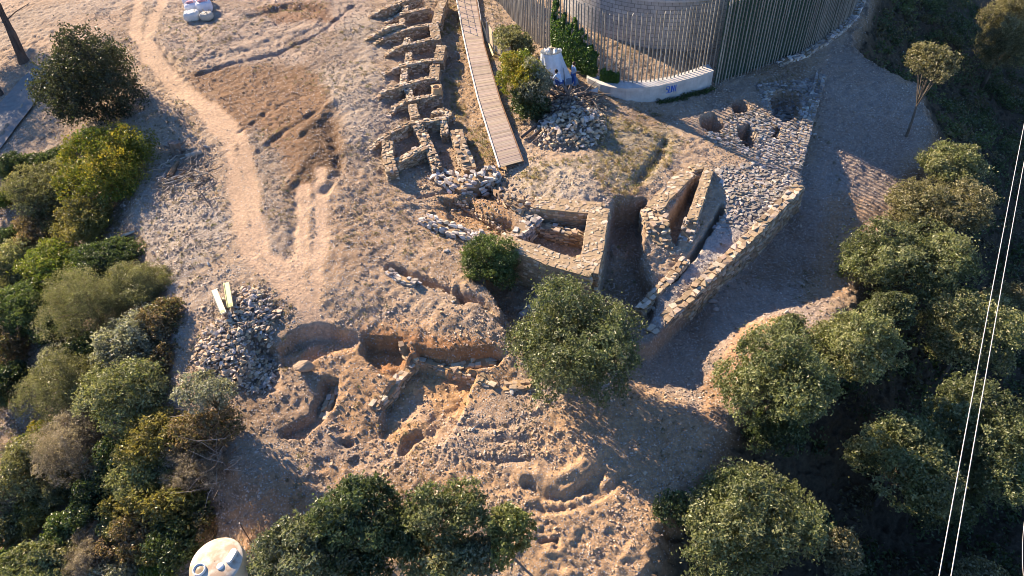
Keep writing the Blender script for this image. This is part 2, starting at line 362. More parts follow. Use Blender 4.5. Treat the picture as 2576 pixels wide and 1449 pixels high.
def axis(lo, hi, step0, step1, ext_lo, ext_hi):
    a = [lo]; 
    while a[-1] < hi: a.append(a[-1]+step0+(step1-step0)*(a[-1]-lo)/(hi-lo))
    s = step1; b = []
    x = a[-1]; s = step1
    while x < ext_hi: s *= 1.22; x += s; b.append(x)
    c = []; x = lo; s = step0
    while x > ext_lo: s *= 1.22; x -= s; c.append(x)
    return np.array(c[::-1]+a+b)
AX = axis(-50, 46, .105, .105, -420, 420); AY = axis(8, 68, .075, .135, -160, 600)
GX, GY = np.meshgrid(AX, AY)
def macro(x, y):
    wob = fbm(x, y, 1.6, 3, 5)*.22
    m = sstep(.12, -.12, sdpoly(x, y, LOWER)+wob*.4)
    z = rU(x, y)*(1-m) + rL(x, y)*m
    far = np.maximum(np.abs(x)-60, 0)+np.maximum(y-75, 0)+np.maximum(-y, 0); k = np.exp(-far/25.); z = z*k - 1.5*(1-k)
    d = np.maximum(-sdpoly(x, y, RAVINE, 3.0)+wob*1.5, 0)
    dr = np.where(d > 0, d, 0); z = z - (19*(1-np.exp(-dr*.75/19)))*sstep(0, 1.2, dr)
    d = np.maximum(-sdpoly(x, y, LEFTB, 3.0)+wob*2, 0); z = z - 2.6*(1-np.exp(-d/5.0))
    for pts, w, dep in LINW:
        q, _ = dline(x, y, pts, 4.0); q = q + wob*.8; z = z - dep*sstep(w, w*.1, q)*np.clip(1+.7*fbm(x, y, 1.1, 3, 3), .2, 1.8)
    for poly, zf, w in CUTW:
        q = sdpoly(x, y, poly, 2.0) + wob*.3+.1*fbm(x, y, .45, 2, 12); f = sstep(w*.7, -w*.7, q); z = z*(1-f) + np.minimum(zf+.22*fbm(x, y, .8, 3, 8), z)*f
    return z
RA = np.full(GX.shape, .05)
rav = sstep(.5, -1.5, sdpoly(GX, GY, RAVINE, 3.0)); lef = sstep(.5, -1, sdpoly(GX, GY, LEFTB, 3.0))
trk = np.zeros(GX.shape)
for i, tp in enumerate(TRACKS):
    q, s = dline(GX, GY, tp); wdt = .5 if i < 2 else .42
    trk = np.maximum(trk, sstep(wdt*1.35, wdt*.5, q+.35*fbm(GX, GY, 1.1, 3, 31)))
GZ = macro(GX, GY)
RAmap = (.085 + .05*fbm(GX, GY, 5, 2, 21))*(1-.75*trk) + .25*rav + .05*lef
roadz = sstep(.3, -.8, sdpoly(GX, GY, ZONEW[-3][0])); RAmap *= (1-.45*roadz*(1-rav))
GZ = GZ + RAmap*(fbm(GX, GY, .75, 4, 1)*.75 + 1.05*fbm(GX, GY, .3, 3, 9))
GZ = GZ + .12*fbm(GX, GY, 3.2, 3, 40)*(1-.6*trk) - .05*trk
for cp in CATER:
    q, s = dline(GX, GY, cp, 2.0)
    for off in (.6,):
        k = sstep(.42, .25, np.abs(q-off)); GZ = GZ - k*(.015+.022*np.sin(s*2*math.pi/.36+q*5)*(.6+.8*vn(GX/.6,GY/.6,3))) + .02*sstep(.2, .05, np.abs(q-off-.5))
zs = GZ
def terr(x, y):
    x = np.atleast_1d(np.asarray(x, float)); y = np.atleast_1d(np.asarray(y, float))
    i = np.clip(np.searchsorted(AX, x)-1, 0, len(AX)-2); j = np.clip(np.searchsorted(AY, y)-1, 0, len(AY)-2)
    fx = np.clip((x-AX[i])/(AX[i+1]-AX[i]), 0, 1); fy = np.clip((y-AY[j])/(AY[j+1]-AY[j]), 0, 1)
    return (GZ[j, i]*(1-fx)+GZ[j, i+1]*fx)*(1-fy) + (GZ[j+1, i]*(1-fx)+GZ[j+1, i+1]*fx)*fy
def tz(x, y): return float(terr(x, y)[0])
def hit(px, py, dz=0.0, back=False):
    """first point along the ray that is dz above the ground"""
    d = ray(px, py); t0 = (9-CH)/d[2]; t1 = (-24-CH)/d[2]; t = np.linspace(t0, t1, 700)
    X = d[0]*t; Y = d[1]*t; Z = CH+d[2]*t; g = Z - terr(X, Y) - dz; k = int(np.argmax(g < 0))
    if g[k] >= 0: k = len(t)-1
    if k == 0: k = 1
    u = g[k-1]/(g[k-1]-g[k]+1e-9); tt = t[k-1]+(t[k]-t[k-1])*u
    return np.array([d[0]*tt, d[1]*tt, CH+d[2]*tt])
# colours
C = np.empty(GX.shape+(3,)); C[:] = (.36, .27, .185); ST = np.full(GX.shape, .42)
warp = fbm(GX, GY, 2.2, 4, 61)
for poly, c, s, st in ZONEW:
    f = sstep(s*.7, -s*.5, sdpoly(GX, GY, poly, 4.0)+warp*s*1.1)[..., None]; C = C*(1-f)+np.array(c)*f; ST = ST*(1-f[..., 0])+st*f[..., 0]
f = (trk*.9)[..., None]; C = C*(1-f)+np.array((.47, .34, .235))*f; ST = ST*(1-trk*.75)
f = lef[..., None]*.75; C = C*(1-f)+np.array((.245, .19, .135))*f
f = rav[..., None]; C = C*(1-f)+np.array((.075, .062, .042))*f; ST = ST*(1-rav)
dk = sstep(.12, .4, fbm(GX, GY, 3.1, 4, 83))*(1-trk)*(1-rav)*.55; C = C*(1-dk[..., None])+np.array((.20, .135, .085))*dk[..., None]
gy = sstep(.15, .45, fbm(GX, GY, 4.3, 4, 91))*(1-trk)*(1-rav)*.4*sstep(-.3, .6, sdpoly(GX, GY, ZONEW[2][0], 4.0)); C = C*(1-gy[..., None])+np.array((.36, .31, .26))*gy[..., None]; ST = np.clip(ST+gy*.5, 0, .85)
big = (1+.25*fbm(GX, GY, 6, 4, 77))[..., None]; C = np.clip(C*big, .01, .9)
ny, nx = GX.shape
idx = np.arange(ny*nx).reshape(ny, nx)
Fq = np.stack([idx[:-1, :-1], idx[:-1, 1:], idx[1:, 1:], idx[1:, :-1]], -1).reshape(-1, 4)
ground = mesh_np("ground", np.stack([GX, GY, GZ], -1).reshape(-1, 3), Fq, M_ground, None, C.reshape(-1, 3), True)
a = ground.data.attributes.new("Stony", 'FLOAT', 'POINT'); a.data.foreach_set("value", ST.astype(np.float32).ravel())
tag(ground, kind="structure")
def gcol(x, y):
    i = np.clip(np.searchsorted(AX, x)-1, 0, nx-1); j = np.clip(np.searchsorted(AY, y)-1, 0, ny-1); return C[j, i], ST[j, i], trk[j, i], rav[j, i]

# ------------------------------------------------------------------ stones
def hull_template(n, box, seed):
    r = random.Random(seed); bm = bmesh.new()
    for _ in range(n):
        if box:
            p = [r.choice((-1, 1))*(1-.28*r.random()**1.5) for _ in range(3)]; k = r.randrange(3); p[k] *= .55+.45*r.random()
        else:
            v = Vector([r.gauss(0, 1) for _ in range(3)]).normalized(); p = v*(.75+.35*r.random())
        bm.verts.new([q*.5 for q in p])
    bmesh.ops.convex_hull(bm, input=bm.verts); bmesh.ops.delete(bm, geom=[v for v in bm.verts if not v.link_faces], context='VERTS')
    bmesh.ops.triangulate(bm, faces=bm.faces); bm.verts.index_update()
    V = np.array([v.co[:] for v in bm.verts]); F = np.array([[v.index for v in f.verts] for f in bm.faces]); bm.free(); return V, F
T_BOX = [hull_template(16, True, s) for s in range(8)]
T_ROCK = [hull_template(11, False, s+50) for s in range(8)]
T_PEB = [hull_template(7, False, s+90) for s in range(6)]
def stones(acc, P, S, yaw, tilt, C, T):
    P = np.asarray(P); n = len(P)
    if n == 0: return
    S = np.asarray(S); C = np.asarray(C); k = rng.integers(0, len(T), n)
    yaw = np.asarray(yaw); tx = rng.normal(0, tilt, n); ty = rng.normal(0, tilt, n)
    cy, sy = np.cos(yaw), np.sin(yaw); cx, sx = np.cos(tx), np.sin(tx); cz, sz = np.cos(ty), np.sin(ty); o = np.ones(n); z = np.zeros(n)
    Rz = np.stack([cy, -sy, z, sy, cy, z, z, z, o], -1).reshape(n, 3, 3); Rx = np.stack([o, z, z, z, cx, -sx, z, sx, cx], -1).reshape(n, 3, 3)
    Ry = np.stack([cz, z, sz, z, o, z, -sz, z, cz], -1).reshape(n, 3, 3); R = Rz @ Rx @ Ry
    for i, (V, F) in enumerate(T):
        m = np.where(k == i)[0]
        if len(m) == 0: continue
        v = np.einsum('nij,nvj->nvi', R[m], V[None]*S[m][:, None, :]) + P[m][:, None, :]
        f = F[None]+np.arange(len(m))[:, None, None]*len(V)
        acc.add(v.reshape(-1, 3), f.reshape(-1, 3), np.repeat(C[m], len(V), 0))
PAL_HOUSE = np.array([(.33,.25,.165),(.44,.345,.235),(.24,.185,.13),(.37,.32,.265),(.52,.43,.32),(.30,.21,.13)])
PAL_GREY = np.array([(.30,.28,.26),(.40,.37,.34),(.24,.22,.20),(.36,.31,.26),(.48,.45,.41)])
PAL_TOWER = np.array([(.38,.29,.19),(.46,.36,.25),(.30,.23,.155),(.42,.35,.27),(.55,.46,.35),(.34,.255,.16)])
def pal(P, n, j=.16):
    c = P[rng.integers(0, len(P), n)]; return np.clip(c*(1+rng.normal(0, j, (n, 1)))*(1+rng.normal(0, .018, (n, 3))), .04, .85)
def stone_wall(name, pts, w, h, parent=None, P=PAL_HOUSE, size=.27, flush=.03, mortar=(.27,.20,.13), ragged=.05, closed=False, loose=False):
    """pts: (x,y,ztop) along the wall crown; h: height below the crown that is built"""
    pts = [np.array(p, float) for p in pts]; acc = Acc()
    # densify with small wander
    Q = []
    for a, b in zip(pts[:-1], pts[1:]):
        L = np.linalg.norm((b-a)[:2]); n = max(1, int(L/.6))
        for i in range(n): Q.append(a+(b-a)*i/n)
    Q.append(pts[-1]); Q = np.array(Q); Q[1:-1, 2] += rng.normal(0, ragged, len(Q)-2); Q[1:-1, :2] += rng.normal(0, .02, (len(Q)-2, 2))
    D = np.gradient(Q[:, :2], axis=0); D /= np.linalg.norm(D, axis=1)[:, None]+1e-9; N = np.stack([-D[:, 1], D[:, 0]], 1)
    V = []; pave = flush < .025 and w > .55; ins, drp = (.02, .012) if pave else (.16, .17) if loose else (.05, .05)
    for q, n in zip(Q, N):
        for s, z in ((1, q[2]-h), (1, q[2]-drp), (-1, q[2]-drp), (-1, q[2]-h)): V.append((q[0]+n[0]*s*(w/2-ins), q[1]+n[1]*s*(w/2-ins), z))
    F = []; k = len(Q)
    for i in range(k-1):
        for j in range(4): a0 = i*4+j; a1 = i*4+(j+1) % 4; F += [(a0, a1, a1+4), (a0, a1+4, a0+4)]
    F += [(0, 2, 1), (0, 3, 2)]; e = (k-1)*4; F += [(e, e+1, e+2), (e, e+2, e+3)]
    acc.add(V, F, mortar)
    ps = []; ss = []; ys = []
    seg = np.linalg.norm(np.diff(Q[:, :2], axis=0), axis=1); S = np.concatenate([[0], np.cumsum(seg)]); Ltot = S[-1]
    def at(s):
        i = min(max(int(np.searchsorted(S, s)-1), 0), len(seg)-1); u = (s-S[i])/(seg[i]+1e-9); q = Q[i]+(Q[i+1]-Q[i])*u; d = (Q[i+1]-Q[i])[:2]; d = d/(np.linalg.norm(d)+1e-9); return q, d
    # crown
    rows = max(1, int(round(w/(size*.8))))
    if pave:
        rows = 0; m = int(Ltot*w*34); taken = []
        for _ in range(m):
            q, d = at(random.random()*Ltot); n = np.array([-d[1], d[0]]); o = random.uniform(-1, 1)*(w/2-.09); L = random.uniform(.13, .34)
            p = (q[0]+n[0]*o, q[1]+n[1]*o)
            if any((p[0]-a)**2+(p[1]-b)**2 < ((L+c)*.36)**2 for a, b, c in taken): continue
            taken.append((*p, L)); th = .1; ps.append((*p, q[2]-th/2+random.uniform(.004, .022))); ss.append((L, L*random.uniform(.6, .9), th)); ys.append(random.uniform(0, 6.28))
    for r in range(rows):
        s = -random.random()*size*.5
        while s < Ltot:
            L = size*(.65+.8*random.random()); q, d = at(min(max(s+L/2, 0), Ltot)); n = np.array([-d[1], d[0]])
            o = (r+.5)/rows*w-w/2+random.uniform(-.03, .03); wd_ = w/rows*(.85+.3*random.random())
            th = .14+.08*random.random(); pv = w > .95
            ps.append((q[0]+n[0]*o, q[1]+n[1]*o, q[2]-th/2+.0+random.uniform(-flush, flush))); ss.append((L*1.0, wd_, th)); ys.append(math.atan2(d[1], d[0])+random.gauss(0, .9 if pv else .12)); s += L*(.86 if pv else .98)
            if pv: ps[-1] = (ps[-1][0]+random.uniform(-.07, .07), ps[-1][1]+random.uniform(-.07, .07), ps[-1][2]); ss[-1] = (L*1.05, wd_*1.05, th)
    # faces
    for side in (1, -1):
        zc = 0.1
        while zc < h:
            ch = size*(.42+.25*random.random()); s = -random.random()*size
            while s < Ltot:
                L = size*(.65+.9*random.random()); q, d = at(min(max(s+L/2, 0), Ltot)); n = np.array([-d[1], d[0]])*side
                fo = .085 if pave else .07; p = (q[0]+n[0]*(w/2-fo), q[1]+n[1]*(w/2-fo), q[2]-zc-ch/2)
                if p[2] > tz(p[0]+n[0]*.15, p[1]+n[1]*.15)-.2:
                    ps.append((p[0]+random.uniform(-1, 1)*flush*.6, p[1]+random.uniform(-1, 1)*flush*.6, p[2])); ss.append((L*.98, .2, ch*.95)); ys.append(math.atan2(d[1], d[0])+random.gauss(0, .05))
                s += L
            zc += ch
    for end in (0, 1):
        q, d = at(0.0 if end == 0 else Ltot); zc = .1
        while zc < h:
            ch = size*.5; o = -w/2+.1
            while o < w/2:
                L = size*(.7+.5*random.random()); n = np.array([-d[1], d[0]])
                sg = -1 if end == 0 else 1
                ps.append((q[0]+n[0]*o-d[0]*.05*-sg*-1, q[1]+n[1]*o-d[1]*.05*-sg*-1, q[2]-zc-ch/2)); ss.append((.2, L, ch*.95)); ys.append(math.atan2(d[1], d[0])); o += L
            zc += ch
    if loose: ss = [(a*1.25, b*1.25, c*1.5) for a, b, c in ss]
    stones(acc, ps, ss, ys, .015 if flush < .025 else .05, pal(P, len(ps), .11), T_BOX if not loose else T_ROCK)
    return acc.build(name, M_stone, parent)

# ------------------------------------------------------------------ paved road at the left edge
def draped(name, poly_px, z, mat, lift=.03, n=40, colr=(.3, .3, .3)):
    """quad strip between two px edge lines, laid on the ground"""
    A, B = [np.array([W(a, b, z) for a, b in e]) for e in poly_px]
    def res(P, n):
        s = np.concatenate([[0], np.cumsum(np.linalg.norm(np.diff(P, axis=0), axis=1))]); q = np.linspace(0, s[-1], n)
        return np.stack([np.interp(q, s, P[:, 0]), np.interp(q, s, P[:, 1])], 1)
    A = res(A, n); B = res(B, n); V = []; k = 9
    for i in range(n):
        for j in range(k):
            p = A[i]+(B[i]-A[i])*j/(k-1); V.append((p[0], p[1], 0))
    V = np.array(V); g = terr(V[:, 0], V[:, 1]).reshape(n, k); g = np.stack([np.convolve(np.pad(g[:, j], 4, 'edge'), np.ones(9)/9, 'valid') for j in range(k)], 1)
    g = np.maximum(g.max(1, keepdims=True)*.6+g*.4, g); V[:, 2] = g.ravel()+lift
    F = [(i*k+j, i*k+j+1, (i+1)*k+j+1, (i+1)*k+j) for i in range(n-1) for j in range(k-1)]
    return mesh_np(name, V, F, mat, None, np.tile(np.array(colr), (len(V), 1)), True)
M_road = mat_attr("worn_pavement", .9, 3, .8, 1.2, .15, .01)
road = draped("road", ([(-150, 395), (0, 255), (60, 205), (108, 172)], [(-150, 480), (0, 352), (60, 292), (125, 225), (150, 195)]), -.3, M_road, .05, 40, (.22, .205, .19)); tag(road, kind="structure")

# ------------------------------------------------------------------ ruins: row of small houses
def wallpts(pp, dz):
    """px crown points with height above the ground: dz is one value or one per point"""
    if not hasattr(dz, '__len__'): dz = [dz]*len(pp)
    return [tuple(hit(a, b, h)) for (a, b), h in zip(pp, dz)]
def C2(lst): return [(586.4+x*.3541, y*.3541) for x, y in lst]     # close-up of the houses to layout units
def ramp(n, a=.1, b=.95): return [a+(b-a)*min(1, i/max(1, (n-1)*.55)) for i in range(n)]
hr = thing("house_ruins", "long row of ruined stone rooms with low parallel walls beside the boardwalk", "ruin", hit(1060, 180, 0))
def hw(name, pp, dz, w=.5, h=1.7, **k):
    o = stone_wall(name, wallpts(C2(pp), dz), w, h, None, PAL_HOUSE, .23, .022, **k); par(o, hr); return o
def par(o, root):
    root_m = Matrix.Translation(root.location) @ Matrix.Rotation(root.rotation_euler.z, 4, 'Z'); o.parent = root; o.matrix_parent_inverse = root_m.inverted()
CW = [[(960,118),(1010,85),(1090,55),(1200,5),(1330,-30)],[(1085,160),(1150,118),(1210,90),(1270,75),(1385,52)],[(940,278),(1020,235),(1060,203),(1120,185),(1195,170)],
 [(1005,310),(1080,255),(1180,215),(1300,185),(1430,162)],[(1072,395),(1150,345),(1230,310),(1330,290),(1450,268)],[(1060,528),(1140,480),(1200,455),(1330,437),(1465,418)],
 [(1025,692),(1060,650),(1130,620),(1250,577),(1440,540)],[(1103,825),(1150,750),(1230,710),(1320,690),(1460,662)],[(965,1060),(1040,990),(1120,935),(1250,865),(1340,850),(1455,842)]]
for pp in CW: hw("cross_wall", pp, ramp(len(pp), .1, .9), .46, ragged=.03)
for pp in [[(1495,-10),(1462,70),(1440,165)],[(1425,165),(1445,285)],[(1480,320),(1455,428)],[(1432,458),(1428,568)],[(1445,598),(1440,680)]]: hw("end_wall", pp, .9, .75)
for pp in [[(1225,42),(1222,72)],[(1200,132),(1203,188)],[(1238,265),(1225,318)],[(1250,372),(1243,442)],[(1220,488),(1208,585)],[(1240,628),(1262,702)],[(1272,738),(1295,835)]]: hw("partition_wall", pp, .8, .62 if pp[0][1] > 700 else .5)
hr2 = thing("house_ruin", "square ruined stone room with a long wall at the lower end of the house row", "ruin", hit(1040, 370, 0))
def hw2(name, pp, dz, w=.55, h=1.6, **k):
    o = stone_wall(name, wallpts(C2(pp), dz), w, h, None, PAL_HOUSE, .25, .035, **k); par(o, hr2); return o
hw2("side_wall", [(1098,1000),(1092,1080),(1110,1150),(1125,1205)], .75, .7)
hw2("front_wall", [(1150,1142),(1240,1098),(1375,1040)], [.6, .8, .9], .62)
hw2("long_wall", [(1310,880),(1355,960),(1400,1060),(1450,1190)], [.9, .85, .8, .5], .65)
hw2("pier_wall", [(1485,830),(1497,880),(1502,935)], .8, .5)
ap = stone_wall("curved_apse_wall", wallpts(C2([(1432,806),(1450,785),(1485,778),(1515,790),(1540,822)]), .7), .6, 1.5, None, PAL_HOUSE, .26, .05)
tag(ap, "short curved stone wall stub beside the clay pot of the house row", "stone wall")
lw = stone_wall("stone_wall", wallpts(C2([(1585,918),(1610,1000),(1635,1080),(1680,1185)]), [.7, .8, .8, .5]), .8, 1.5, None, PAL_HOUSE, .3, .08)
tag(lw, "thick free standing stone wall just left of the boardwalk's lower end", "stone wall")
rb = stone_wall("rubble_wall", wallpts([(1098,432),(1132,452),(1160,460),(1195,448),(1245,425)], [.3, .35, .5, .6, .6]), 1.25, 1.1, None, PAL_GREY*1.25, .4, .2, ragged=.1, loose=True)
tag(rb, "wide tumbled rubble wall below the foot of the boardwalk", "rubble wall")
rb = stone_wall("rubble_wall", wallpts([(1062,545),(1095,560),(1150,572),(1205,588)], [.2, .35, .45, .5]), .85, .9, None, PAL_GREY*1.35, .38, .16, ragged=.08, loose=True)
tag(rb, "low tumbled wall of pale stones left of the round bush", "rubble wall")
rb = stone_wall("rubble_wall", wallpts([(1148,494),(1178,520),(1235,548),(1268,580)], [.3, .35, .35, .3]), .4, .8, None, PAL_HOUSE, .25, .08, loose=True)
tag(rb, "thin dug out stone wall crossing the orange trench above the pale rubble wall", "rubble wall")
rb = stone_wall("rubble_wall", wallpts([(1248,452),(1262,478),(1285,505),(1320,520)], .25), .9, .9, None, PAL_HOUSE, .33, .15, ragged=.08, loose=True)
tag(rb, "loose stone edge joining the mound above the square tower ruin", "rubble wall")
# small round stone pot
pc = hit(1104, 261, 0)
bm = bmesh.new(); prof = [(.02,0),(.2,0),(.28,.15),(.3,.35),(.26,.55),(.2,.66),(.25,.74),(.2,.74),(.16,.6),(.02,.55)]
rings = [[bm.verts.new((r*math.cos(a), r*math.sin(a), z)) for a in np.linspace(0, 2*math.pi, 18, endpoint=False)] for r, z in prof]
for r0, r1 in zip(rings[:-1], rings[1:]):
    for i in range(18): bm.faces.new((r0[i], r0[(i+1) % 18], r1[(i+1) % 18], r1[i]))
pot = mesh_bm("clay_pot", bm, mat_plain("terracotta", (.46, .31, .17), .85), None, True); pot.location = (pc[0], pc[1], pc[2]+.5); pot.scale = (1.3, 1.3, 1.1)
tag(pot, "round ochre clay jar standing at the right end of the house row walls", "jar")

# ------------------------------------------------------------------ square tower ruin
tw = thing("square_tower_ruin", "square tower ruin with thick flat topped stone walls around a dug out room", "ruin", hit(1420, 600, 0))
zt = .6
def tp(lst, z): return [(*W(a, b, z), z) for a, b in lst]
for nm, pp, w in (("back_wall", [(1345,507),(1440,517),(1512,522)], 1.1), ("side_wall", [(1508,522),(1494,610),(1478,685)], 1.15), ("front_wall", [(1492,680),(1400,652),(1300,617),(1255,598)], 1.12)):
    par(stone_wall(nm, tp(pp, zt), w, 2.7, None, PAL_TOWER, .3, .015, (.33, .25, .16), .012), tw)
par(stone_wall("inner_wall", tp([(1338,562),(1390,572),(1470,588)], -.15), .55, 1.2, None, PAL_HOUSE, .3, .08), tw)
par(stone_wall("left_wall", tp([(1300,590),(1322,565),(1345,545)], .25), .8, 1.3, None, PAL_GREY*1.1, .36, .1), tw)
sp = stone_wall("stone_wall", wallpts([(1370,745),(1348,765),(1322,790)], .5), .6, 1.0, None, PAL_GREY, .3, .04)
tag(sp, "short grey stone wall in the shaded pit in front of the square tower ruin", "stone wall")
# ------------------------------------------------------------------ triangular double wall
tr = thing("triangular_wall_ruin", "V shaped double stone wall ruin with a dark narrow slot between its arms", "ruin", hit(1700, 560, 0))
for nm, pp, w, h in (("left_arm", [(1731,431),(1698,464),(1666,496),(1643,524)], 1.0, 2.4), ("right_arm", [(1784,424),(1771,462),(1755,510),(1741,551)], .62, 2.4), ("end_wall", [(1742,421),(1778,414)], .6, 2.0)):
    par(stone_wall(nm, tp(pp, -.1), w, h, None, PAL_TOWER, .3, .02, (.33, .25, .16), .02), tr)
def zz(lst): return [(*W(a, b, z), z) for a, b, z in lst]
par(stone_wall("lower_wall", zz([(1643,522,-.12), (1652,560,-.2), (1660,600,-.55), (1668,640,-1.05), (1678,685,-1.5)]), 1.35, 2.0, None, PAL_TOWER, .32, .06, ragged=.06), tr)
par(stone_wall("lower_wall", zz([(1741,550,-.2), (1730,585,-.7), (1720,612,-1.2)]), .8, 1.6, None, PAL_GREY, .34, .06, ragged=.06), tr)
# ------------------------------------------------------------------ long terrace wall and stone platform
tz_w = thing("terrace_wall", "long straight terrace wall of dark stones above the shaded dirt path", "stone wall", hit(1830, 620, 0))
par(stone_wall("outer_face", [(*W(2066,185,-.45), -.45), (*W(2034,300,-.5), -.5), (*W(2004,418,-.65), -.65)], .7, 2.6, None, PAL_GREY*.9, .34, .04), tz_w)
par(stone_wall("outer_face", [(*W(2012,466,-.7), -.7), (*W(1920,560,-.85), -.85), (*W(1828,648,-1.05), -1.05), (*W(1735,742,-1.25), -1.25), (*W(1640,830,-1.5), -1.5)], .65, 2.4, None, PAL_TOWER*.95, .34, .05), tz_w)
par(stone_wall("inner_edge", [(*W(1722,652,-1.0), -1.0), (*W(1690,690,-1.1), -1.1), (*W(1655,725,-1.2), -1.2), (*W(1612,772,-1.35), -1.35)], .5, 1.4, None, PAL_TOWER, .32, .06), tz_w)
def paving(name, polys, z, n, size, P, lift=.02, tilt=.12, T=T_BOX, flat=.13):
    acc = Acc(); ps = []
    for poly in polys:
        Q = np.array(PX(poly, z)); lo = Q.min(0); hi = Q.max(0); X = rng.uniform(lo[0], hi[0], n*4); Y = rng.uniform(lo[1], hi[1], n*4)
        k = sdpoly(X, Y, Q, 2.) < 0; X = X[k][:n]; Y = Y[k][:n]; ps.append(np.stack([X, Y], 1))
    P2 = np.concatenate(ps)
    # drop stones that crowd one another
    cell = {}; keep = []
    for i, p in enumerate(P2):
        c = (int(p[0]/(size*.72)), int(p[1]/(size*.72)))
        if any(np.hypot(*(P2[j]-p)) < size*.72 for a in (-1, 0, 1) for b in (-1, 0, 1) for j in cell.get((c[0]+a, c[1]+b), [])): continue
        cell.setdefault(c, []).append(i); keep.append(i)
    P2 = P2[keep]; m = len(P2); s = size*rng.uniform(.75, 1.5, (m, 1))*np.array([[1, .75, 0]])*rng.uniform(.8, 1.2, (m, 3)); s[:, 2] = flat*rng.uniform(.7, 1.4, m)
    Zt = terr(P2[:, 0], P2[:, 1])
    stones(acc, np.stack([P2[:, 0], P2[:, 1], Zt+lift], 1), s, rng.uniform(0, 6.28, m), tilt, pal(P, m), T); return acc.build(name, M_stone)
pf = paving("stone_platform", [[(1770,335),(1800,320),(1850,290),(1890,285),(1930,300),(1990,310),(2035,250),(2030,300),(1995,410),(1940,410),(1850,385),(1780,360)], [(1900,225),(1960,215),(2050,200),(2040,260),(1990,300),(1925,290)],
   [(1800,430),(1900,410),(2000,430),(2010,465),(1900,560),(1800,560),(1830,500)]], -.7, 2600, .25, PAL_GREY*.85, -.01, .1)
tag(pf, "rough pavement of grey flat stones with round pits on the upper right terrace", "paving")

# ------------------------------------------------------------------ excavated walls in the lower dig
dg = [("rubble_wall", [(1040,908),(1015,935),(972,985),(940,1018)], .1, .5, .3, PAL_TOWER*1.1, "row of pale flat stones along the left edge of the orange dug room"),
      ("rubble_wall", [(1060,905),(1120,922),(1195,945)], .12, .3, .3, PAL_TOWER*1.1, "thin line of stones along the rear edge of the orange dug room"),
      ("rubble_wall", [(1140,918),(1180,905),(1240,905)], .22, .8, .32, PAL_TOWER*1.12, "heap of pale slabs on the bank behind the orange dug room"),
      ("rubble_wall", [(1210,945),(1262,968),(1340,965)], .12, .6, .3, PAL_TOWER*1.05, "broken stone line running from the orange dug room towards the big round tree"),
      ("rubble_wall", [(845,975),(830,1010),(812,1050)], .12, .45, .28, PAL_TOWER, "crumbling stone edge beside the narrow shaded trench of the lower dig"),
      ("rubble_wall", [(1015,860),(1022,885),(1040,905)], .35, .5, .3, PAL_HOUSE, "short standing stone stub between the two shaded cuts above the orange room"),
      ("rubble_wall", [(978,680),(1010,695),(1045,708)], .25, .4, .3, PAL_GREY*1.1, "few stones lining the upper end of the narrow shaded ditch")]
for nm, pp, dz, w, sz, P, lab in dg:
    o = stone_wall(nm, wallpts(pp, dz), w, .8, None, P, sz, .1, (.33, .23, .13), .06); tag(o, lab, "rubble wall")

# ------------------------------------------------------------------ reservoir, retaining wall, palisade
def mat_concrete(name, c, blocks=False):
    m, t, b = newmat(name, .85); L = t.links; co = objco(t)
    n1 = noise(t, co, 1.2, 6, .65); n2 = noise(t, co, 18, 4)
    base = mixc(t, 1.0, c, mixc(t, mrange(t, n1, .25, .75, 0, 1), (.68, .68, .68), (1.2, 1.2, 1.2)), 'MULTIPLY')
    mp = nd(t, "ShaderNodeMapping"); mp.inputs["Scale"].default_value = (2.5, 2.5, .25); L.new(co, mp.inputs[0])
    n3 = noise(t, mp.outputs[0], 1.5, 4); base = mixc(t, mrange(t, n3, .55, .75, 0, .5), base, tuple(v*.55 for v in c))
    if blocks:
        at = nd(t, "ShaderNodeAttribute"); at.attribute_name = "Col"; br = nd(t, "ShaderNodeTexBrick"); L.new(at.outputs["Vector"], br.inputs["Vector"])
        br.inputs["Scale"].default_value = 1.0; br.inputs["Brick Width"].default_value = .5; br.inputs["Row Height"].default_value = .3; br.inputs["Mortar Size"].default_value = .025
        br.inputs["Color1"].default_value = (1, 1, 1, 1); br.inputs["Color2"].default_value = (.82, .82, .82, 1); br.inputs["Mortar"].default_value = (.5, .5, .5, 1)
        base = mixc(t, 1.0, base, br.outputs["Color"], 'MULTIPLY')
    L.new(base, b.inputs["Base Color"]); bump(t, b, n2, .4, .02); return m
M_conc = mat_concrete("pale_concrete", (.47, .465, .45)); M_block = mat_concrete("concrete_blocks", (.42, .41, .40), True); M_ring = mat_concrete("concrete_ring", (.47, .46, .45))
tc = np.array([14.6, 57.6]); TR = 8.6; tb = -.2; tt = 6.6
tk = thing("water_reservoir", "large round grey concrete block reservoir behind the palisade of posts", "reservoir", (tc[0], tc[1], tb))
def cyl(name, r, z0, z1, mat, r2=None, n=128, cap=False):
    V = []; F = []; Cc = []
    for i in range(n):
        a = 2*math.pi*i/n
        for rr, z in ((r, z0), (r, z1), (r2 or r-.4, z1)): V.append((rr*math.cos(a), rr*math.sin(a), z)); Cc.append((a*r, z, 0))
    for i in range(n):
        j = (i+1) % n
        if j == 0: continue
        F += [(i*3, j*3, j*3+1, i*3+1), (i*3+1, j*3+1, j*3+2, i*3+2)]
    j = 0; i = n-1; F += [(i*3, j, 1, i*3+1), (i*3+1, 1, 2, i*3+2)]
    return mesh_np(name, V, F, mat, tk, np.array(Cc))
cyl("block_wall", TR, -.5, 4.2, M_block); cyl("ring_beam", TR+.08, 4.2, 4.36, M_ring, TR-.3); cyl("upper_wall", TR-.02, 4.36, tt, M_ring, .01)
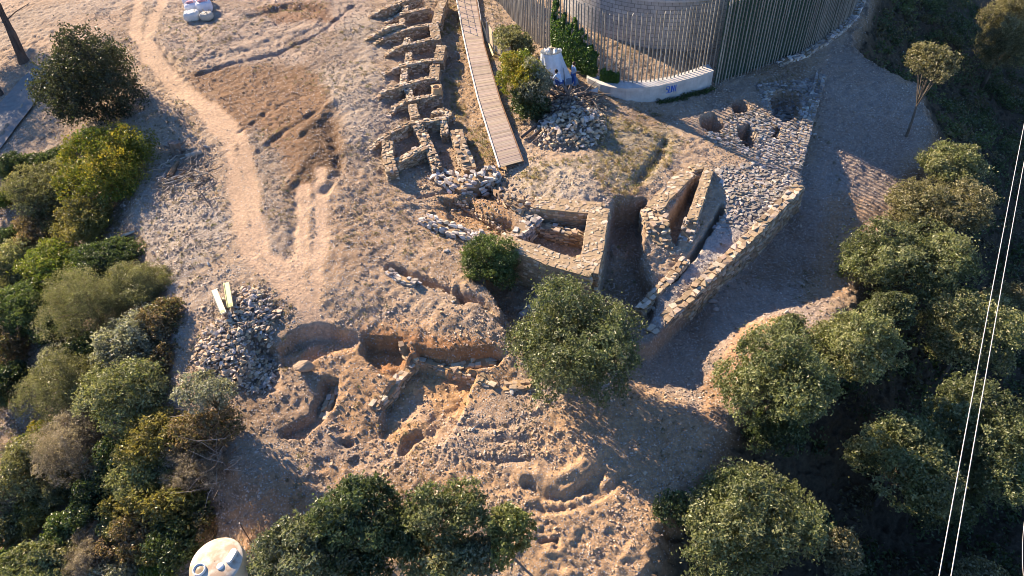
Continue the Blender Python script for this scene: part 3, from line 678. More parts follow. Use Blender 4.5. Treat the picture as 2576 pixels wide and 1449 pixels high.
# palisade base line
FZ = 1.0
left_path = [(-5.2, 71), (-3.0, 65.5), tuple(W(1258, 10, FZ)), tuple(W(1308, 67, FZ)), tuple(W(1370, 124, FZ)), tuple(W(1405, 148, FZ)), tuple(W(1437, 165, FZ)), tuple(W(1482, 186, FZ)), tuple(W(1525, 203, FZ)), tuple(W(1552, 206, FZ)), tuple(W(1602, 208, FZ)), tuple(W(1640, 205, FZ)), tuple(W(1690, 196, FZ)), tuple(W(1742, 180, FZ)), tuple(W(1782, 166, FZ)), (15.55, 44.75)]
RZ = -.5
right_path = [tuple(W(a, b, RZ)) for a, b in ((1797,222),(1828,210),(1880,193),(1948,165),(2011,143),(2059,112),(2103,79),(2138,46),(2159,0),(2170,-45),(2172,-90))]
def resample(path, step):
    P = np.array(path, float); s = np.concatenate([[0], np.cumsum(np.linalg.norm(np.diff(P, axis=0), axis=1))]); q = np.arange(0, s[-1], step)
    return np.stack([np.interp(q, s, P[:, 0]), np.interp(q, s, P[:, 1])], 1)
M_post = mat_attr("grey_timber", .8, 5, .6, 1.4, .4, .02, (3, 3, .3))
pal_t = thing("palisade_fence", "tall curved palisade of slender weathered timber posts around the reservoir", "fence", (9.7, 43.4, FZ))
posts = []
for path, zb, top in ((left_path, FZ, 5.75), (right_path, RZ, 5.9)):
    for p in resample(path, .305): posts.append((p[0]+random.gauss(0, .015), p[1]+random.gauss(0, .015), zb if path is left_path else min(tz(p[0], p[1])-.1, RZ+.6), top+random.gauss(0, .05)))
def post_mesh(acc, x, y, z0, z1):
    r = .05*random.uniform(.9, 1.12); n = 8; V = []; th = random.uniform(0, 6.28); lean = (random.gauss(0, .03), random.gauss(0, .03))
    cc = np.array((.25, .235, .205))*random.uniform(.75, 1.25)
    for k in range(n):
        a = 2*math.pi*k/n; V.append((x+r*math.cos(a), y+r*math.sin(a), z0-.3))
    for k in range(n):
        a = 2*math.pi*k/n; V.append((x+lean[0]+r*math.cos(a), y+lean[1]+r*math.sin(a), z1+.1*math.cos(a-th)))
    F = []
    for k in range(n): j = (k+1) % n; F += [(k, j, n+j), (k, n+j, n+k)]
    for k in range(1, n-1): F.append((n, n+k, n+k+1))
    Cc = np.tile(cc, (2*n, 1)); acc.add(V, F, Cc)
vis = sorted(range(len(posts)), key=lambda i: -pxscale((posts[i][0], posts[i][1], 3)))
near = set(vis[:100]); rest = Acc()
for i, p in enumerate(posts):
    if i in near:
        acc = Acc(); post_mesh(acc, *p); par(acc.build("post", M_post), pal_t)
    else: post_mesh(rest, *p)
o = rest.build("post_row", M_post); par(o, pal_t); o["kind"] = "stuff"
M_net = mat_attr("green_netting", .9, 14, .6, 1.3, .2, .01)
def ribbon(name, P2, z0, z1, mat, c, par_o, off=0.0):
    V = []; F = []
    for i, p in enumerate(P2):
        zz = z0 if not callable(z0) else z0(p); V += [(p[0], p[1], zz), (p[0], p[1], z1)]
    for i in range(len(P2)-1): F.append((2*i, 2*i+2, 2*i+3, 2*i+1))
    o = mesh_np(name, V, F, mat, None, np.tile(np.array(c), (len(V), 1))); par(o, par_o); return o
rp = resample(right_path, .5); d = rp-tc; rin = tc+d*(1-.22/np.linalg.norm(d, axis=1))[:, None]
ribbon("netting", rin, RZ-.4, 5.7, M_net, (.045, .085, .06), pal_t)
lp = resample(left_path[:4], .5)[:26]; d = lp-tc; lin = tc+d*(1-.22/np.linalg.norm(d, axis=1))[:, None]
ribbon("netting", lin, FZ-.4, 5.6, M_net, (.045, .085, .055), pal_t)
# retaining wall under the palisade
fr = [(1478,196),(1510,212),(1536,219),(1576,223),(1616,221),(1655,216),(1706,205),(1758,191),(1795,178)]
bk = [(1470,180),(1500,193),(1525,202),(1575,206.5),(1602,206.5),(1640,203),(1690,194),(1742,178),(1783,163)]
Fw = np.array([W(a, b, FZ) for a, b in fr]); Bw = np.array([W(a, b, FZ) for a, b in bk]); Bw = Bw + (tc-Bw)*.012
rwt = thing("retaining_wall", "low curved pale concrete retaining wall with blue graffiti below the palisade", "wall", (Fw[4][0], Fw[4][1], -.3))
def dens(P, k=6): 
    t = np.linspace(0, len(P)-1, (len(P)-1)*k+1); return np.stack([np.interp(t, np.arange(len(P)), P[:, j]) for j in (0, 1)], 1)
A = dens(Fw); B = dens(Bw); V = []; F = []; n = len(A)
for i in range(n):
    V += [(A[i][0], A[i][1], -1.6), (A[i][0], A[i][1], FZ), (B[i][0], B[i][1], FZ), (B[i][0], B[i][1], -1.6)]
for i in range(n-1):
    for j in range(3): F.append((i*4+j, (i+1)*4+j, (i+1)*4+j+1, i*4+j+1))
F += [(0, 1, 2, 3), ((n-1)*4+3, (n-1)*4+2, (n-1)*4+1, (n-1)*4)]
o = mesh_np("wall_body", V, F, M_conc); par(o, rwt)
# capping course along the front edge, set a little proud
V = []; F = []
for i in range(n):
    u = (A[i]-B[i])/np.linalg.norm(A[i]-B[i]); a1 = A[i]+u*.02; a0 = A[i]-u*.0
    V += [(a1[0], a1[1], FZ-.22), (a1[0], a1[1], FZ+.012), (B[i][0]+u[0]*.3, B[i][1]+u[1]*.3, FZ+.012)]
for i in range(n-1):
    for j in range(2): F.append((i*3+j, (i+1)*3+j, (i+1)*3+j+1, i*3+j+1))
o = mesh_np("coping", V, F, mat_concrete("coping_concrete", (.50, .485, .46))); par(o, rwt)
# graffiti strokes on the front face
gl = {'S': [[(1,1),(0,1),(0,.55),(1,.45),(1,0),(0,0)]], 'U': [[(0,1),(0,.05),(.5,0),(1,.05),(1,1)]], 'N': [[(0,0),(0,1),(1,0),(1,1)]], 'I': [[(.4,0),(.4,1)]]}
p0 = W(1676.5, 226, .55); p1 = W(1706, 219, .55); du = (p1-p0); Lg = np.linalg.norm(du); du /= Lg; nn = np.array([du[1], -du[0]])
def wall_at(s):
    q = p0+du*s; k = np.argmin(np.linalg.norm(A-q, axis=1)); k = min(max(k, 1), n-2); e = A[k+1]-A[k-1]; e /= np.linalg.norm(e); f_ = A[k]+e*((q-A[k])@e); return f_
acc = Acc(); cwid = Lg/4.2
for li, ch in enumerate("SUNI"):
    for st in gl[ch]:
        pts = [];
        for (a, b), (c_, d_) in zip(st[:-1], st[1:]):
            for u in (0, .5): pts.append((a+(c_-a)*u, b+(d_-b)*u))
        pts.append(st[-1]); P3 = []
        for a, b in pts:
            q = wall_at(li*cwid+a*cwid*.72); P3.append((q[0]+nn[0]*.012, q[1]+nn[1]*.012, .30+.5*b))
        acc.tube(P3, [.028]*len(P3), (.03, .14, .55), 5)
par(acc.build("graffiti", mat_attr("blue_spray_paint", .6, 20, .85, 1.15, .1, .005)), rwt)
# pale rubble kerb along the right base of the palisade
kb = stone_wall("rubble_kerb", [(p[0]+.35*(p[0]-tc[0])/np.linalg.norm(p-tc), p[1]+.35*(p[1]-tc[1])/np.linalg.norm(p-tc), tz(*p)+.12) for p in resample(right_path[3:], .6)], .6, .6, None, PAL_GREY*1.25, .34, .08)
tag(kb, "pale rubble kerb along the right foot of the netted palisade", "kerb")

# ------------------------------------------------------------------ vegetation
LEAF = {'oak': [(.050,.062,.024),(.075,.088,.036),(.035,.045,.018)], 'oak3': [(.040,.047,.022),(.058,.064,.033),(.028,.034,.016)], 'dark': [(0.058,0.084,0.029),(0.084,0.113,0.037),(0.041,0.058,0.023)],
 'yellow': [(0.230,0.209,0.022),(0.155,0.169,0.019),(0.284,0.223,0.027),(0.095,0.135,0.016)], 'lime': [(0.156,0.195,0.029),(0.117,0.163,0.026),(0.195,0.208,0.039)],
 'olive': [(0.177,0.174,0.076),(0.226,0.214,0.100),(0.128,0.128,0.054)], 'grey': [(0.237,0.237,0.166),(0.299,0.290,0.220),(0.166,0.166,0.105)],
 'dry': [(0.288,0.236,0.177),(0.355,0.295,0.227),(0.211,0.169,0.119)], 'brown': [(0.195,0.137,0.072),(0.143,0.111,0.052),(0.247,0.169,0.091),(0.111,0.107,0.039)],
 'pale': [(0.220,0.227,0.098),(0.279,0.270,0.135),(0.151,0.169,0.068)], 'green': [(0.106,0.144,0.040),(0.144,0.181,0.056),(0.075,0.106,0.030)], 'gold': [(0.215,0.182,0.046),(0.156,0.150,0.046),(0.260,0.215,0.065)]}
def leaf_quads(P, N, ln, wd, C):
    """one diamond leaf per point"""
    n = len(P); r = rng.normal(size=(n, 3)); t = np.cross(N, r); t /= np.linalg.norm(t, axis=1)[:, None]+1e-9; b = np.cross(N, t); b /= np.linalg.norm(b, axis=1)[:, None]+1e-9
    l = ln*rng.uniform(.65, 1.35, (n, 1)); w = wd*rng.uniform(.65, 1.35, (n, 1)); fold = N/np.linalg.norm(N, axis=1)[:, None]*w*.25
    V = np.stack([P-t*l*.5, P+b*w*.5+fold, P+t*l*.5, P-b*w*.5+fold], 1).reshape(-1, 3)
    F = np.arange(4*n).reshape(n, 4); return V, F, np.repeat(C, 4, 0)
def crown_cloud(R, n, pals, nb=16, leaf=(.15, .085), hollow=.5, twig=0.0, lump=.42, flat_bottom=-.55, seed=0):
    """leaf clumps filling an ellipsoid of radii R: many sub-clumps, each a shell of leaves; returns V,F,C and the clump centres"""
    g = np.random.default_rng(seed); R = np.array(R, float); B = []; tries = 0
    while len(B) < nb and tries < 4000:
        tries += 1; d = g.normal(size=3); d /= np.linalg.norm(d)
        if d[2] < flat_bottom: continue
        rr = g.uniform(.45, .82) if len(B) > nb*.2 else g.uniform(.0, .4); p = d*rr
        if all(np.linalg.norm(p-q) > .26 for q, _ in B): B.append((p, lump*g.uniform(.65, 1.25)*(1.0 if rr > .4 else 1.25)))
    w = np.array([b[1]**2 for b in B]); w /= w.sum(); k = g.choice(len(B), n, p=w); ce = np.array([b[0] for b in B])[k]; br = np.array([b[1] for b in B])[k]
    ns = 46; sh = g.normal(size=(len(B)*ns, 3)); sl = g.uniform(.72, 1.18, len(B)*ns); si = k*ns+g.integers(0, ns, n)
    d = sh[si]/np.linalg.norm(sh[si], axis=1)[:, None]+g.normal(size=(n, 3))*.17; d /= np.linalg.norm(d, axis=1)[:, None]; out = ce/(np.linalg.norm(ce, axis=1)[:, None]+.15)
    d = d+out*.55+np.array([0, 0, .15]); d /= np.linalg.norm(d, axis=1)[:, None]
    rad = br*(hollow+(1-hollow)*g.random(n)**.45)*(1+.25*(g.random(n) < .06)*g.random(n)*2)
    rad *= sl[si]
    P = (ce+d*rad[:, None])*R
    N = d*.7+g.normal(size=(n, 3))*.75; N /= np.linalg.norm(N, axis=1)[:, None]
    pl = np.array(pals); bt = g.uniform(.82, 1.2, len(B)); bi = g.integers(0, len(pl), len(B))
    ci = np.where(g.random(n) < .6, bi[k], g.integers(0, len(pl), n)); Cc = pl[ci]*(bt[k]*(.8+.4*((si*7919) % 101)/101.))[:, None]*g.uniform(.7, 1.35, (n, 1))
    V, F, C4 = leaf_quads(P, N, leaf[0], leaf[1], np.clip(Cc, .01, .6))
    return V, F, C4, ce if False else np.array([b[0] for b in B])*R
def plant(name, label, cat, px, py, rx, ry, kind, lift=None, n=None, leaf=None, nb=None, group=None, trunk=True, trunk_name="trunk", lump=.42, hollow=.5, dens=1.0, lean=(0, 0), trunk_r=None, gz=None, fb=-.55, seed=None, bare=0):
    """a shrub or tree whose crown stands where px,py sees it; lift = height of the crown centre over the ground"""
    lf = lift if lift is not None else 1.0
    c = hit(px, py, lf); s = pxscale(c)
    if lift is None:
        R0 = (rx+ry)/2/s*.8; c = hit(px, py, R0*.72); s = pxscale(c)
    dd = c-np.array([0, 0, CH]); phi = math.atan2(-dd[2], math.hypot(dd[0], dd[1]))
    rx, ry = rx*GROW, ry*GROW; Rx = rx/s; Rv = ry/s*.88; k = (ry/s)**2-(Rv*math.cos(phi))**2; Rd = math.sqrt(max(k, (.45*Rx)**2))/max(.5, math.sin(phi)); Rd = min(max(Rd, .7*Rx), 1.25*Rx)
    gz_ = tz(c[0]+lean[0], c[1]+lean[1])
    sd_ = seed if seed is not None else int(px*7+py*13)
    area = 4*math.pi*((Rx*Rd)**1.6/3+(Rx*Rv)**1.6/3+(Rd*Rv)**1.6/3)**(1/1.6)
    L = leaf or (.17, .10)
    n = n or int(min(30000, max(1500, area*1.9*dens/(L[0]*L[1]*.5))))
    root = thing(name, label, cat, (c[0]+lean[0], c[1]+lean[1], gz_), 0, group)
    V, F, Cc, B = crown_cloud((Rx, Rd, Rv), n, LEAF[kind] if isinstance(kind, str) else kind, nb or int(14+6*min(Rx, 3)), L, hollow, 0, lump, fb, sd_)
    V = V+np.array([-lean[0], -lean[1], c[2]-gz_]); V[:, 2] = np.maximum(V[:, 2], -.6)
    mesh_np("crown", V, F, M_leaf, root, Cc)
    if trunk:
        rs = random.Random(sd_); acc = Acc(); tr_ = trunk_r or max(.04, .055*Rx); hc = c[2]-gz_
        top = Vector((-lean[0], -lean[1], hc*1.0)); mid = top*.5+Vector((rs.uniform(-.1, .1), rs.uniform(-.1, .1), 0))*hc*.4
        cc = np.array((.13, .105, .08))*rs.uniform(.8, 1.2)
        acc.tube([(0, 0, -.4), (mid.x*.3, mid.y*.3, mid.z*.45), mid, top], [tr_*1.35, tr_, tr_*.8, tr_*.4], cc, 8, .2)
        for b in B[rs.randrange(2)::max(1, len(B)//9)][:10]:
            e = Vector(b)+Vector((-lean[0], -lean[1], hc)); m = mid.lerp(e, .55)+Vector((0, 0, .08*Rv)); acc.tube([mid*.85, m, e], [tr_*.5, tr_*.3, tr_*.1], cc, 5, .2)
        acc.build(trunk_name, M_bark, root)
    return root
GROW = 1.08
SH_G = "shrubs on the left slope"; TR_G = "trees on the right slope"
DENSE = dict(leaf=(.13, .075)); 
shr = [ # px,py,rx,ry,kind,label, options
 (225,212,106,122,'oak3',"big rounded dark holm oak bush standing above the dirt track", dict(name="oak_bush", lift=2.4, leaf=(.17,.1), dens=1.7)),
 (272,415,98,95,'yellow',"bright yellow green domed shrub below the dark oak bush", dict(dens=1.15)),
 (215,557,70,58,'gold',"small golden topped round shrub right of the brownish shrub", {}),
 (112,470,78,58,'olive',"dull olive shrub left of the bright yellow green dome", {}),
 (42,422,42,42,'dark',"dark small bush near the left edge below the pavement", {}),
 (132,405,52,26,'dark',"low dark bush between the pavement and the yellow green dome", {}),
 (98,570,54,50,'brown',"brownish thin shrub below the dull olive one", dict(dens=.8)),
 (12,500,30,24,'lime',"lime green shrub tuft cut by the left edge", {}),
 (45,655,65,42,'pale',"pale green shrub at the left edge above the green ones", {}),
 (135,655,75,38,'lime',"yellow green low shrub band above the large olive mound", {}),
 (275,652,85,40,'dark',"dark green flat shrub beside the stony bank", {}),
 (160,705,60,35,'lime',"lime shrub squeezed between the yellow band and the large olive mound", {}),
 (65,775,75,68,'green',"green rounded shrub left of the large olive mound", {}),
 (225,770,112,92,'olive',"largest soft olive brown mound of heath", dict(leaf=(.10,.035), dens=1.2)),
 (335,725,85,60,'olive',"greyish olive heath mound at the edge of the stony bank", dict(leaf=(.10,.035), dens=1.1)),
 (338,862,88,80,'grey',"grey green round shrub left of the big stone heap", {}),
 (405,800,55,48,'brown',"rusty olive shrub between the grey green one and the bank", {}),
 (225,880,60,40,'dark',"dark green shrub in the hollow below the olive mound", {}),
 (30,880,45,60,'brown',"brown grey dry shrub at the left edge", dict(dens=.7)),
 (25,960,45,55,'dark',"dark bush at the left edge beside the bare pink soil", {}),
 (150,900,55,45,'grey',"greyish shrub in the hollow below the largest olive mound", {}),
 (175,980,105,88,'olive',"broad olive green heath shrub beside bare pink soil", dict(leaf=(.11,.04), dens=1.15)),
 (325,985,110,88,'pale',"tall pale green shrub with forked stems", dict(dens=.9)),
 (105,1080,32,30,'yellow',"tiny bright yellow shrub beside the grey leafless bush", {}),
 (190,1125,88,85,'dry',"round grey leafless bush", dict(leaf=(.11,.025), dens=1.1)),
 (70,1190,85,72,'olive',"olive shrub left of the grey leafless bush", {}),
 (30,1265,45,50,'dry',"dry grey bush cut by the left edge", dict(leaf=(.11,.025))),
 (235,1250,55,70,'dark',"dark shaded shrub below the grey leafless bush", {}),
 (395,1100,82,68,'gold',"ochre shrub left of the dry brushwood", {}),
 (515,1080,85,60,'brown',"rust brown sparse shrub below the small grey tree", dict(dens=.65)),
 (485,1175,80,55,'dry',"dry bare branched bush overhanging the trodden slope", dict(leaf=(.14,.022), dens=.7)),
 (365,1195,85,55,'pale',"mixed pale green shrub in the middle of the lower thicket", {}),
 (300,1260,45,50,'gold',"yellow tipped upright shrub in the lower thicket", {}),
 (425,1270,95,62,'gold',"leafy golden green shrub left of the white water tank", dict(leaf=(.18,.11))),
 (345,1345,80,62,'brown',"brown green shrub below the golden leafy one", {}),
 (455,1365,70,60,'dark',"deep green shrub touching the white water tank", {}),
 (160,1340,50,48,'green',"fresh green shrub above the bare soil patch", {}),
 (225,1385,55,58,'dry',"dry grey shrub near the bottom edge", dict(leaf=(.11,.025))),
 (105,1420,85,48,'pale',"pale green shrub on the bottom edge at the left", {}),
 (300,1440,60,40,'grey',"grey green shrub on the bottom edge", {}),
 (400,1435,55,28,'lime',"lime green tuft on the bottom edge left of the tank", {}),
 (10,1420,40,40,'green',"small green bush in the bottom left corner", {}),
 (240,1180,40,60,'brown',"brown twiggy shrub right of the grey leafless bush", dict(dens=.7)),
 (520,985,72,48,'grey',"small grey green tree on a forked stem beside the stone heap", dict(name="small_tree", lift=1.9, dens=.7, lean=(.35,-.5))),
 (20,600,35,30,'dark',"dark green bush at the left edge over the pale green shrub", {}),
 (25,720,45,40,'olive',"olive shrub at the left edge beside the fresh green rounded one", {}),
 (140,840,55,40,'dark',"shadowed dark shrub directly beneath the largest heath mound", {}),
 (270,930,55,45,'olive',"olive tuft between the grey green round shrub and the forked pale one", {}),
 (410,900,38,45,'brown',"thin brown shrub right of the grey green round one on the bank", dict(dens=.7)),
 (90,1120,45,35,'lime',"lime green low shrub under the tiny bright yellow one", {}),
 (140,1230,55,45,'olive',"dull heath shrub below the grey leafless bush", dict(leaf=(.1,.035))),
 (85,1290,50,40,'gold',"ochre tipped low shrub above the pale one at the bottom left", {}),
 (290,1150,45,50,'dark',"dark green shrub in the gap right of the grey leafless bush", {}),
 (440,1185,50,45,'olive',"olive shrub behind the dry bare branched bush", {}),
 (295,1330,45,42,'pale',"pale green shrub left of the brown green one in the lower thicket", {}),
 (510,1320,35,40,'brown',"brown twiggy shrub just above the white water tank", dict(dens=.6)),
 (395,1385,50,45,'gold',"ochre shrub between the deep green one and the bottom lime tuft", {}),
 (165,1405,50,45,'olive',"olive shrub near the bottom edge right of the pale green one", {}),
 (20,1340,40,45,'olive',"olive shrub at the left edge by the bare pink soil patch", {}),
 (1290,112,48,44,'olive',"dull olive bush beside the wooden rail fence", dict(group="x", lift=1.3)),
 (1305,190,56,58,'yellow',"yellow tipped rounded bush at the boardwalk edge", dict(group="x", lift=2.1)),
 (1343,205,44,50,'grey',"silvery bush merging with the yellow tipped bush", dict(group="x", lift=2.0)),
 (1325,265,48,48,'dark',"dark green base bush under the silvery bush by the boardwalk", dict(group="x", lift=.8)),
 (1233,655,66,62,'green',"single round green bush against the square tower ruin", dict(group="x", lift=.75, leaf=(.11,.06), dens=1.2)),
]
for px, py, rx, ry, kd, lab, op in shr:
    op = dict(op); g = op.pop('group', SH_G); nm = op.pop('name', 'shrub'); op.setdefault('leaf', (.14, .08))
    plant(nm, lab, "tree" if nm == 'small_tree' else "shrub", px, py, rx, ry, kd, group=None if g == 'x' else g, trunk_name="stem" if nm != 'small_tree' else "trunk", **op)
trs = [
 (1450,878,162,158,'oak2',"large round green tree standing alone in front of the terrace wall", dict(lift=2.0, dens=1.1, g=None)),
 (1955,955,125,125,'green2',"yellowish green tree growing on the lit bank beside the path", dict(lift=3.0)),
 (2148,868,98,92,'pale',"round pale olive tree right of the lit bank", dict(lift=3.2)),
 (2300,655,152,98,'green2',"broad bright green tree below the striped light", dict(lift=3.2)),
 (2368,520,118,78,'gold2',"brownish gold crowned tree behind the broad bright green one", dict(lift=3.2)),
 (2400,408,80,42,'pale',"small flat pale crown above the brownish gold tree", dict(lift=3.0)),
 (2352,158,52,52,'gold2',"small lone tree on a slim pale trunk in the dark ravine", dict(lift=4.6, lean=(-.7,-1.2), dens=.8)),
 (2535,85,75,105,'gold2',"dim tree crown in the upper right corner", dict(lift=5)),
 (2440,830,112,110,'pale',"wide thin crowned tree crossed by the power cables", dict(lift=4, dens=.8)),
 (2545,790,65,80,'gold2',"olive brown tree at the right edge beside the cables", dict(lift=4, dens=.8)),
 (2275,1155,128,112,'green2',"big leafy tree left of the cables in the ravine", dict(lift=4)),
 (2470,1115,118,140,'oak2',"tall darker tree behind the lower cables", dict(lift=5)),
 (1905,1310,182,145,'green2',"largest spreading tree at the bottom right of the dig", dict(lift=3.6)),
 (2118,1385,58,58,'gold2',"small tree attached to the right of the largest spreading tree", dict(lift=2.6)),
 (2465,1445,62,34,'gold2',"small golden tree on the bottom edge under the cables", dict(lift=3)),
 (888,1300,108,108,'dark2',"dense dark green tree at the bottom centre", dict(lift=2.6, dens=1.2, g="trees along the bottom edge")),
 (755,1405,115,100,'grey2',"greyer broad tree right of the white water tank", dict(lift=2.3, g="trees along the bottom edge")),
 (1130,1285,98,72,'green2',"light green tree right of the dense dark one", dict(lift=2.8, g="trees along the bottom edge")),
 (1105,1410,95,62,'pale',"pale bushy tree on the bottom edge below the light green one", dict(lift=2.0, g="trees along the bottom edge")),
 (1275,1335,58,85,'lime2',"narrow yellow green tree beside the caterpillar tracks", dict(lift=2.2, g="trees along the bottom edge")),
 (1015,1345,62,62,'dark2',"dark tree filling the gap between the dense dark one and the light green one", dict(lift=1.8, g="trees along the bottom edge")),
 (1200,1405,62,55,'grey2',"greyish low tree between the pale bushy one and the narrow yellow green one", dict(lift=1.8, g="trees along the bottom edge")),
 (690,1440,60,45,'grey2',"small grey green tree touching the right side of the white water tank", dict(lift=1.5, g="trees along the bottom edge")),
 (2235,780,70,45,'oak2',"deep green lower tree crown under the broad bright green one", dict(lift=2.5)),
 (2380,1265,80,60,'oak2',"shaded low tree between the big leafy one and the tall darker one", dict(lift=3)),
 (900,1430,90,45,'dark2',"low dark tree below the dense dark green one", dict(lift=1.6, g="trees along the bottom edge")),
 (1945,1080,90,40,'dark2',"dark leafy undergrowth bush beneath the yellowish green tree", dict(lift=1.0, nm="shrub")),
 (1985,825,40,35,'green2',"small green bush clinging to the top of the lit bank", dict(lift=.6, nm="shrub")),
 (1700,1275,60,45,'dark2',"dark sparse bush at the edge of the ravine left of the largest tree", dict(lift=.5, nm="shrub", dens=.5)),
]
LEAF['oak2'] = [(.125,.145,.062),(.17,.185,.09),(.085,.10,.042)]; LEAF['green2'] = [(.155,.172,.07),(.205,.215,.10),(.105,.125,.05)]; LEAF['gold2'] = [(.19,.172,.088),(.235,.212,.115),(.13,.125,.06)]
LEAF['dark2'] = [(.085,.115,.045),(.12,.15,.06),(.06,.082,.034)]; LEAF['grey2'] = [(.16,.175,.10),(.21,.22,.135),(.11,.13,.068)]; LEAF['lime2'] = [(.17,.19,.055),(.14,.165,.05),(.21,.215,.08)]
for px, py, rx, ry, kd, lab, op in trs:
    op = dict(op); g = op.pop('g', TR_G); nm = op.pop('nm', 'tree'); op.setdefault('leaf', (.15, .085))
    plant(nm, lab, "tree" if nm == "tree" else "shrub", px, py, rx, ry, kd, group=g if nm == "tree" else None, lump=.36, nb=30, **op)
# pine at the upper left: leaning bare trunk, crown above the frame
b = hit(60, 156, 0); t1 = W(-6, 12, b[2]+4.6); top = np.array([t1[0], t1[1], b[2]+4.6])
pine = thing("pine_tree", "tall pine with a bare leaning trunk in the upper left corner", "tree", b)
acc = Acc(); d = Vector(top-b); pc_ = Vector((-8.0, 6.5, 6.4)); acc.tube([(0, 0, -.3), d*.1+Vector((.05, 0, 0)), d*.5+Vector((.12, 0, .1)), d*1.0, d*1.0+(pc_-d)*.5+Vector((0, 0, .8)), pc_], [.55, .36, .3, .26, .2, .1], (.10, .075, .06), 10, .15)
for k in range(7):
    a = k*.9+.4; acc.tube([pc_, pc_+Vector((math.cos(a)*1.2, math.sin(a)*1.2, .2)), pc_+Vector((math.cos(a)*2.4, math.sin(a)*2.4, .6))], [.1, .07, .03], (.10, .075, .06), 6)
acc.tube([d*.72, d*.78+Vector((1.0, .3, .3)), d*.85+Vector((2.1, .7, .4))], [.06, .045, .02], (.10, .075, .06), 5)
acc.build("trunk", M_bark, pine)
V, F, Cc, B = crown_cloud((3.9, 3.6, 2.2), 15000, LEAF['dark'], 26, (.28, .05), .4, 0, .36, -.5, 5)
mesh_np("crown", V+np.array(pc_), F, M_leaf, pine, Cc)
b2 = hit(2, 240, 0); p2 = thing("pine_tree", "second pine whose trunk base just enters at the left edge", "tree", b2)
acc = Acc(); acc.tube([(0, 0, -.3), (-.25, .3, 1.5), (-2.2, 2.2, 3.4), (-5.5, 5.0, 5.2)], [.3, .22, .2, .14], (.10, .075, .06), 8, .15); acc.build("trunk", M_bark, p2)
V, F, Cc, B = crown_cloud((4.4, 4.2, 2.4), 18000, LEAF['dark'], 22, (.28, .05), .4, 0, .38, -.5, 6)
mesh_np("crown", V+np.array((-5.5, 5.0, 5.2)), F, M_leaf, p2, Cc)
# ivy on the palisade
def along(path, px0, px1, z):
    P = resample(path, .1); q = [i for i, p in enumerate(P) if px0 <= projx(p[0], p[1], z) <= px1]; return P[q]
def projx(x, y, z):
    v = np.array([x, y, z-CH]); return PW/2+FPX*(v@rt)/(v@fw)
iv = along(left_path, 1392, 1555, 1.2); g = np.random.default_rng(4); n = 24000
k = g.integers(0, len(iv), n); u = k/len(iv); hmax = np.interp(u, [0, .06, .14, .3, .45, .6, .72, .85, 1], [2.6, 4.0, 3.7, 3.5, 3.3, 3.2, 1.6, .7, .35])+1.3*(vn(k*.1/.35, u*0, 9)-.5)
hz = g.random(n)**.8*np.maximum(hmax, .3); outw = (iv[k]-tc); outw /= np.linalg.norm(outw, axis=1)[:, None]
P = np.stack([iv[k][:, 0], iv[k][:, 1], FZ-.1+hz], 1)+np.concatenate([outw*(g.random((n, 1))*.34-.1), g.normal(0, .04, (n, 1))], 1)
N = np.concatenate([outw, np.full((n, 1), .4)], 1)+g.normal(size=(n, 3))*.6
kk = vn(k*.1/.55, hz/.8, 5)*.7+vn(k*.1/.22, hz/.3, 6)*.5 > .36+.3*(hz/np.maximum(hmax, .3))**3; P, N, n = P[kk], N[kk], int(kk.sum())
V, F, Cc = leaf_quads(P, N, .2, .16, np.array([(.07,.13,.025),(.10,.16,.03),(.05,.10,.02)])[g.integers(0, 3, n)]*g.uniform(.7, 1.3, (n, 1)))
ivy = mesh_np("ivy", V, F, M_leaf, None, Cc); tag(ivy, "green ivy climbing the palisade posts behind the standing person", "ivy")
# undergrowth in the ravine, dry grass, weeds
def scatter(nc, pred, seed, box):
    g = np.random.default_rng(seed); x = g.uniform(box[0], box[1], nc); y = g.uniform(box[2], box[3], nc); k = pred(x, y); return x[k], y[k]
def tufts(name, x, y, per, rad, hgt, leaf, cols, seed, upright=.4):
    g = np.random.default_rng(seed); n = len(x)*per; k = np.repeat(np.arange(len(x)), per); sc = g.uniform(.5, 1.4, len(x))[k]
    d = g.normal(size=(n, 3)); d /= np.linalg.norm(d, axis=1)[:, None]; d[:, 2] = np.abs(d[:, 2]); r = g.random(n)**.4
    P = np.stack([x[k]+d[:, 0]*rad*sc*r, y[k]+d[:, 1]*rad*sc*r, np.zeros(n)], 1); P[:, 2] = terr(x, y)[k]+d[:, 2]*hgt*sc*r
    N = d+g.normal(size=(n, 3))*.7; cl = np.array(cols); tint = g.uniform(.7, 1.25, (len(x), 1))[k]; ci = g.integers(0, len(cl), len(x))[k]
    V, F, Cc = leaf_quads(P, N, leaf[0], leaf[1], np.clip(cl[ci]*tint*g.uniform(.7, 1.3, (n, 1)), .01, .6)); return mesh_np(name, V, F, M_leaf, None, Cc)
inr = lambda x, y: sdpoly(x, y, RAVINE, 2.) < -1.2
x, y = scatter(2600, inr, 3, (4, 62, 6, 75))
o = tufts("ravine_undergrowth", x, y, 75, .95, .9, (.22, .13), [(.075,.105,.04),(.10,.13,.05),(.12,.11,.055),(.055,.08,.032)], 8); tag(o, "dark tangled undergrowth covering the shaded ravine slope", "undergrowth", None, "stuff")
inl = lambda x, y: (sdpoly(x, y, LEFTB, 2.) < -.5) & (y > 8)
x, y = scatter(1500, inl, 5, (-42, -4, 8, 36))
o = tufts("low_scrub", x, y, 45, .55, .4, (.13, .05), [(.11,.10,.045),(.16,.13,.09),(.09,.09,.035),(.2,.16,.11)], 9); tag(o, "dry low scrub and heath between the shrubs of the left slope", "scrub", None, "stuff")
